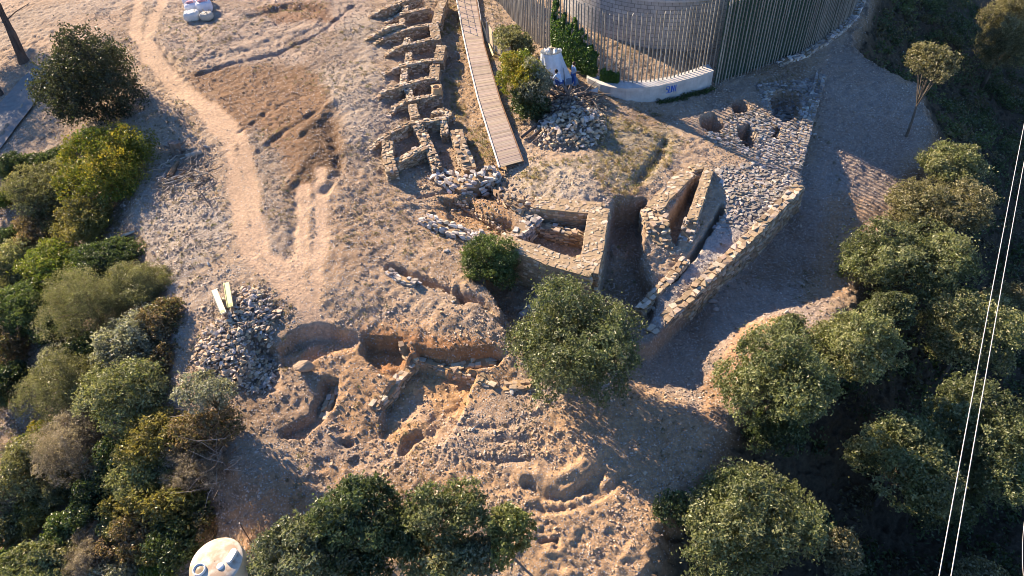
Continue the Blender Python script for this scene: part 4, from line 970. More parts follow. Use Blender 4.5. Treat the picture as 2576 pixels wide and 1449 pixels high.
gp = [np.array(PX(q, .3)) for q in ([(1110,0),(1190,0),(1235,200),(1290,420),(1240,440),(1160,400),(1115,200)], [(1500,290),(1600,300),(1700,340),(1690,400),(1600,480),(1540,500),(1500,420)], [(1200,60),(1240,60),(1330,330),(1340,400),(1310,400),(1240,200)], [(1280,420),(1480,400),(1540,500),(1340,510)])]
gras = lambda x, y: np.minimum.reduce([sdpoly(x, y, q, 2.) for q in gp]) < 0
x, y = scatter(26000, gras, 7, (-18, 16, 26, 66)); k = rng.random(len(x)) < (vn(x/1.7, y/1.7, 5) > .45); x, y = x[k], y[k]
o = tufts("dry_grass", x[:1500], y[:1500], 14, .14, .2, (.16, .022), [(.34,.26,.12),(.42,.33,.17),(.16,.17,.05),(.27,.19,.09)], 10); tag(o, "dry straw coloured grass tufts around the ruins and boardwalk", "grass", None, "stuff")
x, y = scatter(26000, lambda x, y: (gcol(x, y)[3] < .2) & (gcol(x, y)[2] < .2) & (vn(x/2.5, y/2.5, 9) > .55), 12, (-32, 22, 10, 62))
o = tufts("dry_weeds", x[:4200], y[:4200], 12, .16, .14, (.13, .03), [(.22,.16,.09),(.3,.23,.13),(.15,.12,.06),(.13,.14,.05)], 13); tag(o, "small dry weeds sprinkled over the stony soil", "weeds", None, "stuff")
x, y = scatter(160, lambda x, y: dline(x, y, np.array([W(a, b, -.3) for a, b in ((1560,268),(1620,266),(1690,256),(1760,236),(1795,228))]), 3.)[0] < .35, 15, (4, 18, 38, 46))
x = np.concatenate([x]*1); 
q = resample([W(a, b, -.3) for a, b in ((1655,261),(1700,253),(1750,239),(1795,227))], .14); o = tufts("green_weeds", q[:, 0], q[:, 1], 40, .25, .3, (.12, .08), [(.05,.08,.02),(.04,.065,.02)], 16); tag(o, "green weeds along the foot of the concrete retaining wall", "weeds", None, "stuff")

# ------------------------------------------------------------------ loose gravel and stones
n = 420000; X = rng.uniform(-36, 36, n); Y = 9+55*rng.random(n)**1.25
cg, sg, tg, rg = gcol(X, Y); cl = vn(X/1.3, Y/1.3, 71)*.7+vn(X/.5, Y/.5, 72)*.5
keep = rng.random(n) < np.clip(sg*1.25*sstep(.3, .8, cl)*1.25, .015, 1)*(1-.85*tg)*(1-.75*rg)
X, Y, cg = X[keep], Y[keep], cg[keep]; m = len(X); s = .045+.12*rng.random(m)**2.6; s = s[:, None]*rng.uniform(.7, 1.3, (m, 3)); s[:, 2] *= .6
cs = cg*.4+pal(np.array([(.42,.35,.28),(.54,.46,.38),(.30,.23,.17),(.62,.56,.48)]), m)*.6
acc = Acc(); stones(acc, np.stack([X, Y, terr(X, Y)+s[:, 2]*.2], 1), s, rng.uniform(0, 6.28, m), .35, cs, T_PEB)
o = acc.build("gravel", M_stone); tag(o, "small grey and tan stones strewn over the bare soil", "gravel", None, "stuff")
# clods and broken slabs near the digs
spots = [([(520,1000),(800,930),(1030,850),(1250,880),(1360,1000),(1300,1080),(1050,1180),(800,1160)], 900, .14), ([(1040,440),(1300,440),(1330,560),(1250,600),(1060,560)], 500, .2), ([(960,660),(1300,780),(1280,900),(950,820)], 300, .14),
 ([(1230,1040),(1420,1040),(1420,1120),(1230,1100)], 250, .16), ([(1640,1080),(1760,1060),(1720,1150),(1600,1200)], 120, .14), ([(360,420),(540,420),(560,620),(430,700),(380,560)], 500, .16), ([(430,900),(520,780),(680,780),(690,900),(640,980),(480,980)], 600, .16),
 ([(1600,950),(1700,850),(2000,500),(2130,140),(2330,330),(2250,480),(2080,760),(1780,1030)], 700, .13), ([(400,60),(850,60),(820,140),(500,190)], 500, .15), ([(1340,480),(1480,470),(1530,500),(1400,515)], 120, .14), ([(1220,700),(1500,740),(1400,800),(1290,820)], 80, .2)]
acc = Acc()
for poly, n, s0 in spots:
    Q = np.array(PX(poly, -.8)); lo, hi = Q.min(0), Q.max(0); X = rng.uniform(lo[0], hi[0], n*3); Y = rng.uniform(lo[1], hi[1], n*3); k = sdpoly(X, Y, Q, 2.) < 0; X, Y = X[k][:n], Y[k][:n]; m = len(X)
    s = (s0*(.4+1.3*rng.random(m)**3))[:, None]*rng.uniform(.7, 1.35, (m, 3)); s[:, 2] *= .6; cg = gcol(X, Y)[0]
    stones(acc, np.stack([X, Y, terr(X, Y)+s[:, 2]*.15], 1), s, rng.uniform(0, 6.28, m), .3, cg*.45+pal(PAL_TOWER, m)*.55, T_ROCK)
o = acc.build("broken_stones", M_stone); tag(o, "broken stone chips and clods around the excavation edges", "rubble", None, "stuff")

# ------------------------------------------------------------------ boardwalk
M_deck = mat_attr("deck_boards", .75, 4, .75, 1.25, .3, .01, (1, 8, 1)); M_steel = mat_plain("galvanised_steel", (.55, .55, .54), .45, 8, .1, .05, .01, .6)
Lp = [(1146,-45),(1151,0),(1168,93),(1186,172),(1205,249),(1232,335),(1259,420)]; Rp = [(1188,-45),(1197,0),(1216,110),(1236,180),(1258,255),(1286,330),(1314,405)]
zd = np.linspace(1.55, .62, len(Lp))
Le = np.array([(*W(a, b, z), z) for (a, b), z in zip(Lp, zd)]); Re = np.array([(*W(a, b, z), z) for (a, b), z in zip(Rp, zd)])
bw = thing("boardwalk", "long grey brown timber boardwalk running down past the ruined rooms", "boardwalk", (*((Le[-1]+Re[-1])/2)[:2], .3))
def rs3(P, step):
    s = np.concatenate([[0], np.cumsum(np.linalg.norm(np.diff(P, axis=0), axis=1))]); q = np.arange(0, s[-1], step); return np.stack([np.interp(q, s, P[:, i]) for i in range(3)], 1)
nL = len(rs3(Le, .145)); 
def rsn(P, n):
    s = np.concatenate([[0], np.cumsum(np.linalg.norm(np.diff(P, axis=0), axis=1))]); q = np.linspace(0, s[-1], n); return np.stack([np.interp(q, s, P[:, i]) for i in range(3)], 1)
A3 = rsn(Le, nL); B3 = rsn(Re, nL); acc = Acc()
for i in range(nL-1):
    a, b, c, d = A3[i], A3[i+1], B3[i+1], B3[i]; b = a+(b-a)*.93; c = d+(c-d)*.93; dz = np.array([0, 0, -.045]); j = np.array([0, 0, rng.normal(0, .004)])
    V = [a+j, b+j, c+j, d+j, a+dz, b+dz, c+dz, d+dz]; F = [(0, 2, 1), (0, 3, 2), (4, 5, 6), (4, 6, 7), (0, 1, 5), (0, 5, 4), (1, 2, 6), (1, 6, 5), (2, 3, 7), (2, 7, 6), (3, 0, 4), (3, 4, 7)]
    acc.add(V, F, np.array((.34, .27, .215))*rng.uniform(.8, 1.18)*np.array([1, rng.uniform(.96, 1.04), rng.uniform(.93, 1.07)]))
par(acc.build("deck", M_deck), bw)
acc = Acc()
def rail(acc, P, r, c, dz=0): acc.tube([tuple(p+np.array([0, 0, dz])) for p in P], [r]*len(P), c, 6)
u = (Le-Re); u /= np.linalg.norm(u, axis=1)[:, None]
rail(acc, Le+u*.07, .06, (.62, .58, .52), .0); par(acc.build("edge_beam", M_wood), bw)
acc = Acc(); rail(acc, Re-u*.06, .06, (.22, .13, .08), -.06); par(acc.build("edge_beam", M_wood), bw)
acc = Acc()
for P, s_ in ((A3, 1), (B3, -1)):
    for i in range(3, nL, 14): acc.box((P[i][0]-s_*0+0, P[i][1], P[i][2]-.6), (.12, .12, 1.1), None, (.2, .14, .1))
par(acc.build("support_posts", M_wood), bw)
for side, P in ((1, Le[:4]+u[:4]*.1), (-1, Re[:4]-u[:4]*.1)):
    Q = rs3(P, 1.15)
    for q in Q[:9]:
        acc = Acc(); acc.box((q[0], q[1], q[2]+.42), (.045, .045, 1.0), None, (.5, .49, .47) if side == 1 else (.16, .12, .1)); par(acc.build("rail_post", M_steel if side == 1 else M_wood), bw)
    for hz in (.88, .5):
        acc = Acc(); rail(acc, Q[:9], .014, (.45, .45, .45), hz); par(acc.build("rail_cable", M_steel), bw)
# wooden rail fence right of the boardwalk
fnc = thing("rail_fence", "short weathered fence of slanted boards between boardwalk and palisade", "fence", hit(1238, 125, 0))
fp = [hit(1228, 112, 0), hit(1243, 136, 0), hit(1263, 152, 0), hit(1285, 168, 0)]
for q in fp:
    acc = Acc(); acc.box((q[0], q[1], q[2]+.85), (.11, .11, 1.9), None, (.34, .33, .32)); par(acc.build("post", M_wood), fnc)
for k in range(6):
    for a, b in zip(fp[:-1], fp[1:]):
        acc = Acc(); z = .35+.24*k; d = b-a; n_ = np.array([-d[1], d[0], 0]); n_ /= np.linalg.norm(n_); c = (a+b)/2+np.array([0, 0, z])+n_*.09; L = np.linalg.norm(d[:2])
        R = Matrix.Rotation(math.atan2(d[1], d[0]), 3, 'Z') @ Matrix.Rotation(-math.atan2(d[2], L), 3, 'Y'); acc.box(c, (L*.98, .035, .19), R, np.array((.46, .37, .25))*random.uniform(.8, 1.15)); par(acc.build("board", M_wood), fnc)
kerb = thing("timber_edging", "pale yellow timber beam lying along the foot of the slanted board fence", "beam", hit(1225, 100, 0))
acc = Acc(); e0 = [hit(a, b, .12) for a, b in ((1203,30),(1213,62),(1226,100),(1242,140))]; acc.tube([tuple(p) for p in e0], [.1]*4, (.55, .47, .28), 4); par(acc.build("beam", M_wood), kerb)

# ------------------------------------------------------------------ stone heaps: every larger stone is a thing of its own
proto = []
for i in range(14):
    V, F = T_ROCK[i % 8]; c = pal(PAL_GREY*1.1 if i % 5 == 0 else PAL_TOWER*1.2, 1)[0]
    o = mesh_np("stone_mesh", V, F, M_stone, None, np.tile(c, (len(V), 1)), link=False); proto.append(o.data); bpy.data.objects.remove(o)
def heap(poly, z, n, n_ind, size, hgt, label, group, flat=.45, seed=1):
    g = np.random.default_rng(seed); Q = np.array(PX(poly, z)); lo, hi = Q.min(0), Q.max(0); pts = []
    X = g.uniform(lo[0], hi[0], n*8); Y = g.uniform(lo[1], hi[1], n*8); D = -sdpoly(X, Y, Q, 2.); k = D > -.25*g.random(len(D)); X, Y, D = X[k][:n], Y[k][:n], D[k][:n]
    m = len(X); s = size*(.5+.9*g.random(m)**2); S = s[:, None]*g.uniform(.7, 1.4, (m, 3)); S[:, 2] = s*flat*g.uniform(.7, 1.3, m)
    Z = terr(X, Y)+hgt*(1-np.exp(-np.maximum(D, 0)/.7))*(1+.3*fbm(X, Y, 1.2, 2, 5))+g.uniform(-.05, .1, m); o_ = np.argsort(-s+g.random(m)*.05)
    for i in o_[:n_ind]:
        o = bpy.data.objects.new("stone", proto[int(g.integers(0, len(proto)))]); col.objects.link(o); o.location = (X[i], Y[i], Z[i]+.02); o.scale = S[i]
        o.rotation_euler = (g.normal(0, .35), g.normal(0, .35), g.uniform(0, 6.28)); tag(o, label, "stone", group)
    acc = Acc(); r = o_[n_ind:]; stones(acc, np.stack([X[r], Y[r], Z[r]-.03], 1), S[r], g.uniform(0, 6.28, len(r)), .4, pal(np.concatenate([PAL_GREY, PAL_TOWER*1.15, PAL_TOWER*1.2]), len(r)), T_ROCK)
    # earth core below the stones so nothing floats
    gx = np.linspace(lo[0]-.3, hi[0]+.3, 40); gy = np.linspace(lo[1]-.3, hi[1]+.3, 40); XX, YY = np.meshgrid(gx, gy); DD = -sdpoly(XX, YY, Q, 2.)
    ZZ = terr(XX.ravel(), YY.ravel()).reshape(XX.shape)+np.where(DD > 0, hgt*(1-np.exp(-np.maximum(DD, 0)/.7))-.1, -.3); id_ = np.arange(1600).reshape(40, 40)
    Fq = np.stack([id_[:-1, :-1], id_[:-1, 1:], id_[1:, 1:], id_[1:, :-1]], -1).reshape(-1, 4); Ft = np.concatenate([Fq[:, :3], Fq[:, [0, 2, 3]]])
    acc.add(np.stack([XX, YY, ZZ], -1).reshape(-1, 3), Ft, (.2, .165, .13)); o = acc.build("stone_rubble", M_stone); tag(o, label.replace("stone lying in", "small rubble filling"), "rubble", None, "stuff")
heap([(575,765),(625,735),(672,742),(692,790),(672,850),(690,905),(645,965),(570,960),(500,935),(480,895),(520,835),(560,800)], -.5, 2100, 170, .27, .5, "grey brown flat stone lying in the large heap beside the two pale boards", "stones of the large heap by the boards", .36, 2)
heap([(1390,255),(1440,240),(1490,262),(1525,300),(1520,345),(1470,372),(1400,375),(1350,362),(1340,335)], .5, 1000, 120, .33, .8, "grey rounded stone lying in the shaded heap below the concrete retaining wall", "stones of the shaded heap by the palisade", .55, 3)
# single stones one can point to
def rock(px, py, size, label, c, name="boulder", flat=.6, yaw=0., T=T_ROCK, k=2, cat="stone", parts=False):
    p = hit(px, py, 0); V, F = T[k % len(T)]
    bm = bmesh.new(); vs = [bm.verts.new(v) for v in V]; [bm.faces.new([vs[i] for i in f]) for f in F]
    bmesh.ops.subdivide_edges(bm, edges=bm.edges, cuts=3, use_grid_fill=True); [bmesh.ops.smooth_vert(bm, verts=bm.verts, factor=.5, use_axis_x=True, use_axis_y=True, use_axis_z=True) for _ in range(3)]; bmesh.ops.smooth_vert(bm, verts=bm.verts, factor=.35, use_axis_x=True, use_axis_y=True, use_axis_z=True)
    for v in bm.verts: v.co += Vector((random.gauss(0, .012), random.gauss(0, .012), random.gauss(0, .012)))
    V = np.array([v.co[:] for v in bm.verts]); bmesh.ops.triangulate(bm, faces=bm.faces); bm.verts.index_update(); F = [[v.index for v in f.verts] for f in bm.faces]; V = np.array([v.co[:] for v in bm.verts]); bm.free()
    o = mesh_np(name, V, F, M_stone, None, np.tile(np.array(c), (len(V), 1))); o.location = (p[0], p[1], p[2]+size[2]*.25); o.scale = size; o.rotation_euler = (.1, .08, yaw); return tag(o, label, cat)
rock(767, 932, (1.5, .95, 1.0), "single large tan boulder lying alone on the lower dig bank", (.36, .27, .19), yaw=.3, k=4, T=T_ROCK)
for a, b, sz, lab in ((1122,632,.42,"pale white stone on the soil left of the round green bush"), (981,680,.5,"large whitish stone at the upper end of the narrow ditch"), (527,664,.4,"white flat stone on the stony bank above the two boards"), (1140,760,.3,"small white stone on the mound above the lower dig"),
  (1190,1080,.35,"pale stone on the soil below the broken stone line"), (1245,1090,.4,"dark edged stone by itself south of the broken stone line"), (1155,1068,.35,"small squared stone left of the dark edged one on the lower mound"), (2050,340,.4,"pale stone on the shaded path beside the terrace corner"), (2385+0,0+520,.01,None),
  (1790,760,.7,"grey stone block fallen on the path below the terrace wall"), (1800,780,.5,"second smaller block fallen beside the grey one below the terrace wall"), (1975,785,.45,"white stone on top of the lit bank"), (1290,985,.5,"pale slab leaning by the broken stone line"), (1150,985,.3,None), (1645,780,.55,"pale stone sitting on top of the long terrace wall's lower half"), (1940,240,.35,"white stone at the rim of the largest round pit"), (520,372,.6,"split grey stone beside the tree stump on the stony bank")):
    if lab: rock(a, b, (sz, sz*.75, sz*.6), lab, (.58, .54, .48) if 'white' in lab or 'pale' in lab else (.33, .30, .27), "stone", yaw=a*.7, k=a)

# ------------------------------------------------------------------ timber: stump, logs, planks, poles, brushwood
def log(px0, py0, px1, py1, r, label, c=(.25, .19, .14), name="log", dz=.12, dz1=None, cat="log", sq=False, grp=None):
    a = hit(px0, py0, dz); b = hit(px1, py1, dz if dz1 is None else dz1); o0 = thing(name, label, cat, a, 0, grp); d = Vector(b-a); acc = Acc()
    acc.tube([(0, 0, 0), d*.35+Vector((random.gauss(0, .03), random.gauss(0, .03), .02)), d*.7+Vector((random.gauss(0, .03), random.gauss(0, .03), .02)), d], [r, r*.95, r*.85, r*.7], np.array(c)*random.uniform(.85, 1.15), 8 if not sq else 4, .15 if not sq else 0)
    acc.build("shaft", M_bark if not sq else M_wood, o0); return o0
st = thing("tree_stump", "uprooted dark tree stump on the stony bank left of the track", "stump", hit(445, 385, 0))
acc = Acc(); acc.tube([(0, 0, -.1), (.05, .05, .35), (.1, .1, .8)], [.42, .32, .36], (.2, .15, .12), 11, .3); acc.build("trunk", M_bark, st)
for k in range(7):
    a = k*.9; acc = Acc(); acc.tube([(0, 0, .25), (math.cos(a)*.5, math.sin(a)*.5, .2+.25*math.sin(k*2.3)), (math.cos(a)*.95, math.sin(a)*.9, .1+.4*abs(math.sin(k*1.3)))], [.14, .09, .03], (.2, .155, .12), 6, .3); acc.build("root", M_bark, st)
log(425, 445, 448, 408, .17, "thick rotten brown log lying across the stony bank", (.24, .155, .09))
log(440, 452, 465, 432, .07, "thin brown branch beside the rotten log on the stony bank", (.26, .17, .1), "branch", cat="branch")
log(470, 395, 508, 382, .2, "short weathered grey log half beside the stump on the stony bank", (.36, .31, .25))
log(300, 600, 338, 582, .12, "weathered grey plank lying at the foot of the golden topped shrub", (.42, .38, .31), "plank", sq=True, cat="plank")
def brush(name, poly, z, n, ln, r, cols, label, seed, up=.25, hgt=.4):
    g = np.random.default_rng(seed); rs_ = random.Random(seed); Q = np.array(PX(poly, z)); lo, hi = Q.min(0), Q.max(0); acc = Acc(); k = 0
    while k < n:
        x, y = g.uniform(lo[0], hi[0]), g.uniform(lo[1], hi[1])
        if sdpoly(np.array([x]), np.array([y]), Q, 2.)[0] > 0: continue
        k += 1; L = ln*g.uniform(.4, 1.4); a = g.uniform(0, 6.28); e = g.normal(0, up); zz = tz(x, y)+g.random()*hgt; d = np.array([math.cos(a), math.sin(a), e])*L
        p = np.array([x, y, zz]); m = p+d*.5+g.normal(0, .08, 3)*L; acc.tube([tuple(p), tuple(m), tuple(p+d)], [r, r*.8, r*.35], np.array(cols[g.integers(0, len(cols))])*g.uniform(.7, 1.3), 5)
    o = acc.build(name, M_bark); return tag(o, label, "brushwood", None, "stuff")
brush("brushwood", [(385,425),(440,400),(520,410),(540,460),(520,505),(470,480),(400,500)],   .2, 95, .9, .045, [(.32,.27,.21),(.23,.175,.125),(.4,.34,.27)], "tangled dead branches and roots on the stony bank", 3)
brush("brushwood", [(1400,232),(1450,215),(1490,240),(1470,275),(1420,290),(1375,275)], .9, 150, 1.5, .05, [(.15,.12,.10),(.1,.08,.07),(.2,.17,.15)], "dark tangle of dead branches on the shaded stone heap", 4, .3, .7)
brush("brushwood", [(470,1110),(560,1060),(590,1120),(570,1190),(510,1200)], -1.6, 190, 1.1, .018, [(.4,.33,.26),(.3,.23,.17),(.25,.16,.1)], "bleached bare twigs of a dead bush overhanging the trodden slope", 5, .5, .9)
brush("brushwood", [(1445,225),(1490,205),(1540,245),(1520,262),(1470,255)], 1.0, 60, .7, .04, [(.45,.38,.28),(.35,.28,.2)], "pale wood chips and sticks beside the standing person", 6, .2, .2)
log(1312, 345, 1440, 245, .10, "long dark pole lying along the boardwalk bush to the stone heap", (.12, .095, .08), "pole", .2, .7, "pole")
log(1330, 350, 1455, 255, .09, "second long dark pole beside the first on the edge of the stone heap", (.14, .11, .09), "pole", .2, .8, "pole")
log(1342, 357, 1420, 290, .07, "shorter dark pole lowest on the stone heap", (.13, .10, .085), "pole", .25, .7, "pole")
log(1418, 268, 1436, 215, .15, "upright crooked tree root standing in the dark branch pile", (.17, .13, .11), "dead_trunk", .3, 1.5, "dead trunk")
log(1436, 250, 1412, 212, .11, "forked grey dead limb leaning next to the crouching person", (.22, .19, .17), "dead_trunk", .5, 1.5, "dead trunk")
log(1389, 375, 1378, 362, .06, "short brown stick at the lower edge of the shaded stone heap", (.3, .22, .15), "branch", .1, None, "branch")
log(2118, 655, 2085, 690, .0501, "fallen branch on the shaded bank above the round pale tree", (.24, .2, .17), "branch", .1, None, "branch") if False else None

# ------------------------------------------------------------------ yellow boards, bags, plastic tank, stakes, cables
M_board = mat_attr("painted_board", .6, 4, .9, 1.08, .1, .01)
for (a, b, c, d, lab, cc) in ((538,730,562,788,"left white yellow formwork board on top of the big stone heap",(.80,.74,.50)), (570,712,580,772,"right yellow formwork board with a dark edge on the big stone heap",(.74,.70,.30))):
    p = hit(a, b, .35); q = hit(c, d, .75); t_ = thing("formwork_board", lab, "board", p, 0, "pale boards on the stone heap"); dv = Vector(q-p); L = dv.length; R = Matrix.Rotation(math.atan2(dv.y, dv.x), 3, 'Z') @ Matrix.Rotation(-math.asin(dv.z/L), 3, 'Y'); Rn = np.array(R)
    acc = Acc(); acc.box(np.array(dv)*.5, (L, .27, .06), R, cc); acc.build("panel", M_board, t_)
    for sgn in (1, -1):
        acc = Acc(); acc.box(np.array(dv)*.5+Rn @ np.array([0, sgn*.145, .02]), (L, .02, .12), R, (.16, .14, .11) if (sgn > 0) == (cc[2] < .4) else np.array(cc)*.85); acc.build("edge_strip", M_board, t_)
    acc = Acc(); acc.box(np.array(dv)*.93+Rn @ np.array([0, 0, .035]), (.2, .2, .01), R, (.5, .36, .16)); acc.build("rust_patch", M_board, t_)
M_bag = mat_attr("woven_sack", .75, 7, .85, 1.1, .5, .04)
def bag(px, py, size, rz, label, c, kind, mark=None):
    p = hit(px, py, 0); t_ = thing("bulk_bag", label, "bag", p, rz, "bulk bags beside the track"); g = np.random.default_rng(px*3+py)
    bm = bmesh.new(); bmesh.ops.create_cube(bm, size=1); bmesh.ops.subdivide_edges(bm, edges=bm.edges, cuts=7, use_grid_fill=True)
    for v in bm.verts:
        x, y, z = v.co*2; f = (abs(x)**3.2+abs(y)**3.2+abs(z)**4+1e-6)**(-1/4.) if max(abs(x), abs(y), abs(z)) > .98 else 1
        x, y, z = x*f*1.02, y*f*1.02, z*f; bul = 1+.08*(1-z*z); x *= bul; y *= bul
        if z > .5: z += .09*math.sin(x*5+px)*math.cos(y*4+py)-.12*max(0, 1-(x*x+y*y))*(kind == 'open')
        z += .03*math.sin(x*11)*math.sin(y*9); x += .03*math.sin(z*9+y*7); y += .03*math.sin(z*8+x*6)
        v.co = Vector((x*size[0]/2, y*size[1]/2, (z+.95)*size[2]/2))
    V = np.array([v.co[:] for v in bm.verts]); bmesh.ops.triangulate(bm, faces=bm.faces); bm.verts.index_update(); F = [[v.index for v in f.verts] for f in bm.faces]; bm.free()
    mesh_np("sack", V, F, M_bag, t_, np.tile(np.array(c), (len(V), 1)), True)
    for sx in (1, -1):
        for sy in (1, -1):
            x, y, z = sx*size[0]*.38, sy*size[1]*.38, size[2]*.9; acc = Acc(); acc.tube([(x, y, z), (x*1.05, y*.9, z+.2), (x*.75, y*.6, z+.24), (x*.6, y*.7, z+.02)], [.03]*4, np.array(c)*.9, 4); acc.build("lifting_loop", M_bag, t_)
    acc = Acc(); acc.tube([(0, size[1]*.52, size[2]*.1), (0, size[1]*.5, size[2]*.75), (0, 0, size[2]*.98), (0, -size[1]*.5, size[2]*.75), (0, -size[1]*.53, size[2]*.1)], [.025]*5, np.array(c)*.6, 4); acc.build("seam", M_bag, t_)
    if mark:
        V = []; n = 14
        for i in range(n):
            a = 2*math.pi*i/n; r = (.22+.06*math.sin(a*3+px))*size[0]; V.append((r*math.cos(a)*1.2, r*math.sin(a)*.7-.1, size[2]*.985+.05))
        bm = bmesh.new(); bmesh.ops.create_cone(bm, cap_ends=True, segments=14, radius1=.3*size[0], radius2=.2*size[0], depth=.12)
        for v in bm.verts: v.co = Vector((v.co.x*1.25+.05*math.sin(v.co.y*20), v.co.y*.6-.08, v.co.z+size[2]*1.0))
        mesh_bm("loose_flap", bm, mat_plain("faded_pink_fabric", mark, .8), t_, True)
for a, b, sz, rz, lab, c, kd, mk in ((487,50,(1.25,1.0,.8),.1,"plump pale bulk bag in front at the left of the bag group",(.62,.63,.60),'full',None), (523,49,(.95,.8,.65),-.25,"smaller beige bulk bag in front at the right of the bag group",(.48,.45,.38),'open',None),
   (489,32,(1.15,1.0,1.0),.2,"bluish white open bulk bag with a pink flap behind the plump one",(.66,.67,.74),'open',(.62,.30,.30)), (519,30,(1.2,1.0,1.05),.2,"bluish white open bulk bag at the right end of the middle row",(.64,.65,.72),'open',(.60,.28,.28)),
   (481,10,(1.15,1.0,1.0),.2,"bluish white bulk bag at the top left of the bag group",(.66,.67,.74),'open',(.60,.32,.32)), (511,8,(1.15,1.0,1.05),.2,"bluish white bulk bag at the top right of the bag group",(.64,.65,.73),'open',(.58,.30,.30))):
    bag(a, b, sz, rz, lab, c, kd, mk)
# plastic water tank with domed lid
ct = hit(541, 1412, 2.1); gz = tz(ct[0], ct[1]); TRd = 1.06
wt = thing("water_tank", "round cream plastic water tank with a dirty domed lid at the bottom edge", "water tank", (ct[0], ct[1], gz))
def lathe(prof, n, c, name, mat, parent, off=(0, 0, 0), smooth=True):
    V = []; F = []
    for r, z in prof:
        for i in range(n): a = 2*math.pi*i/n; V.append((r*math.cos(a)+off[0], r*math.sin(a)+off[1], z+off[2]))
    for j in range(len(prof)-1):
        for i in range(n): k = (i+1) % n; F += [(j*n+i, j*n+k, (j+1)*n+k, (j+1)*n+i)]
    return mesh_np(name, V, F, mat, parent, np.tile(np.array(c), (len(V), 1)), smooth)
m, t, b = newmat("dirty_plastic", .45); co = objco(t); n1 = noise(t, co, 1.6, 5, .6); n2 = noise(t, co, 7, 4); at = nd(t, "ShaderNodeAttribute"); at.attribute_name = "Col"
t.links.new(mixc(t, mrange(t, n1,   .44, .6, 0, .85), mixc(t, 1.0, at.outputs["Color"], mixc(t, n2, (.9,)*3, (1.05,)*3), 'MULTIPLY'), (.36, .25, .16)), b.inputs["Base Color"]); M_lid = m
M_plas = mat_attr("cream_plastic", .4, 3, .93, 1.05, .1, .01)
hT = 2.0
lathe([(TRd, -1.2), (TRd, .3), (TRd+.015, .32), (TRd+.015, .38), (TRd, .4), (TRd, 1.0), (TRd+.015, 1.02), (TRd+.015, 1.08), (TRd, 1.1), (TRd, hT-.08), (TRd-.03, hT-.02)], 64, (.62, .52, .36), "body", M_plas, wt)
lathe([(TRd-.03, hT-.02), (TRd-.1, hT+.03), (.7, hT+.09), (.4, hT+.12), (.02, hT+.13)], 64, (.64, .58, .48), "lid", M_lid, wt)
hx = W(505, 1437, gz+hT)-np.array([ct[0], ct[1]]); lathe([(.25, hT), (.25, hT+.2), (.22, hT+.22), (.2, hT+.16), (.17, hT+.15)], 28, (.78, .75, .70), "hatch_collar", M_plas, wt, (hx[0], hx[1], 0))
lathe([(.17, hT+.152), (.08, hT+.18), (.01, hT+.185)], 20, (.34, .27, .18), "hatch_cap", M_plas, wt, (hx[0], hx[1], 0))
hx = W(557, 1428, gz+hT)-np.array([ct[0], ct[1]]); lathe([(.14, hT), (.14, hT+.14), (.11, hT+.17), (.01, hT+.18)], 20, (.82, .81, .78), "vent_cap", M_plas, wt, (hx[0], hx[1], 0))
hx = W(585, 1402, gz+hT)-np.array([ct[0], ct[1]]); bm = bmesh.new(); bmesh.ops.create_cone(bm, cap_ends=True, segments=24, radius1=.15, radius2=.13, depth=.2)
for v in bm.verts: v.co.y += .16*(1 if v.co.y > 0 else -1)*1.0; v.co = Vector((v.co.x*math.cos(-.35)-v.co.y*math.sin(-.35)+hx[0], v.co.x*math.sin(-.35)+v.co.y*math.cos(-.35)+hx[1], v.co.z+hT+.1))
mesh_bm("inlet_box", bm, mat_plain("white_plastic", (.8, .8, .78), .4), wt, False)
for (a, b, c, d, lab) in ((603,1317,640,1378,"thin leaning steel rod stuck in the slope right of the water tank"), (1427,1567,1448,1660,None), (1424+0,1566+0,0,0,None)):
    if lab:
        p = hit(c, d, 0); q_ = hit(a, b, 1.0); o = thing("steel_rod", lab, "rod", p); acc = Acc(); acc.tube([(0, 0, -.1), tuple(np.array(q_-p)*.5), tuple(q_-p)], [.022, .02, .02], (.12, .08, .06), 6); acc.build("rod", M_wood, o); acc = Acc(); acc.tube([tuple(q_-p), tuple(q_-p+np.array([0, 0, .05]))], [.04, .03], (.5, .45, .4), 6); acc.build("cap", M_wood, o)
M_cable = mat_attr("pale_cable", .45, 3, .95, 1.05, 0, .01)
def cable(px0, py0, d0, px1, py1, d1, lab, rad_=.0125):
    def at(px, py, dist): r = ray(px, py); return np.array([0, 0, CH])+r*dist
    a = at(px0, py0, d0); b = at(px1, py1, d1); e = b-a; a2 = a-e*.6; b2 = b+e*.9; pts = []
    for i in range(25):
        u_ = i/24; p = a2+(b2-a2)*u_; p[2] -= 1.0*(4*u_*(1-u_)-.85)*.35; pts.append(tuple(p))
    acc = Acc(); acc.tube(pts, [rad_]*25, (.50, .49, .47), 8); o = acc.build("power_cable", M_cable, None, True); tag(o, lab, "cable", "overhead cables on the right")
cable(2361, 1449, 17, 2552, 440, 27, "left one of the two long pale overhead cables crossing the right trees")
cable(2391, 1449, 17, 2571, 440, 27, "right one of the two long pale overhead cables crossing the right trees")
cable(2572, 1449, 15, 2577, 1320, 16.5, "short end of a pale overhead cable in the bottom right corner", .006)

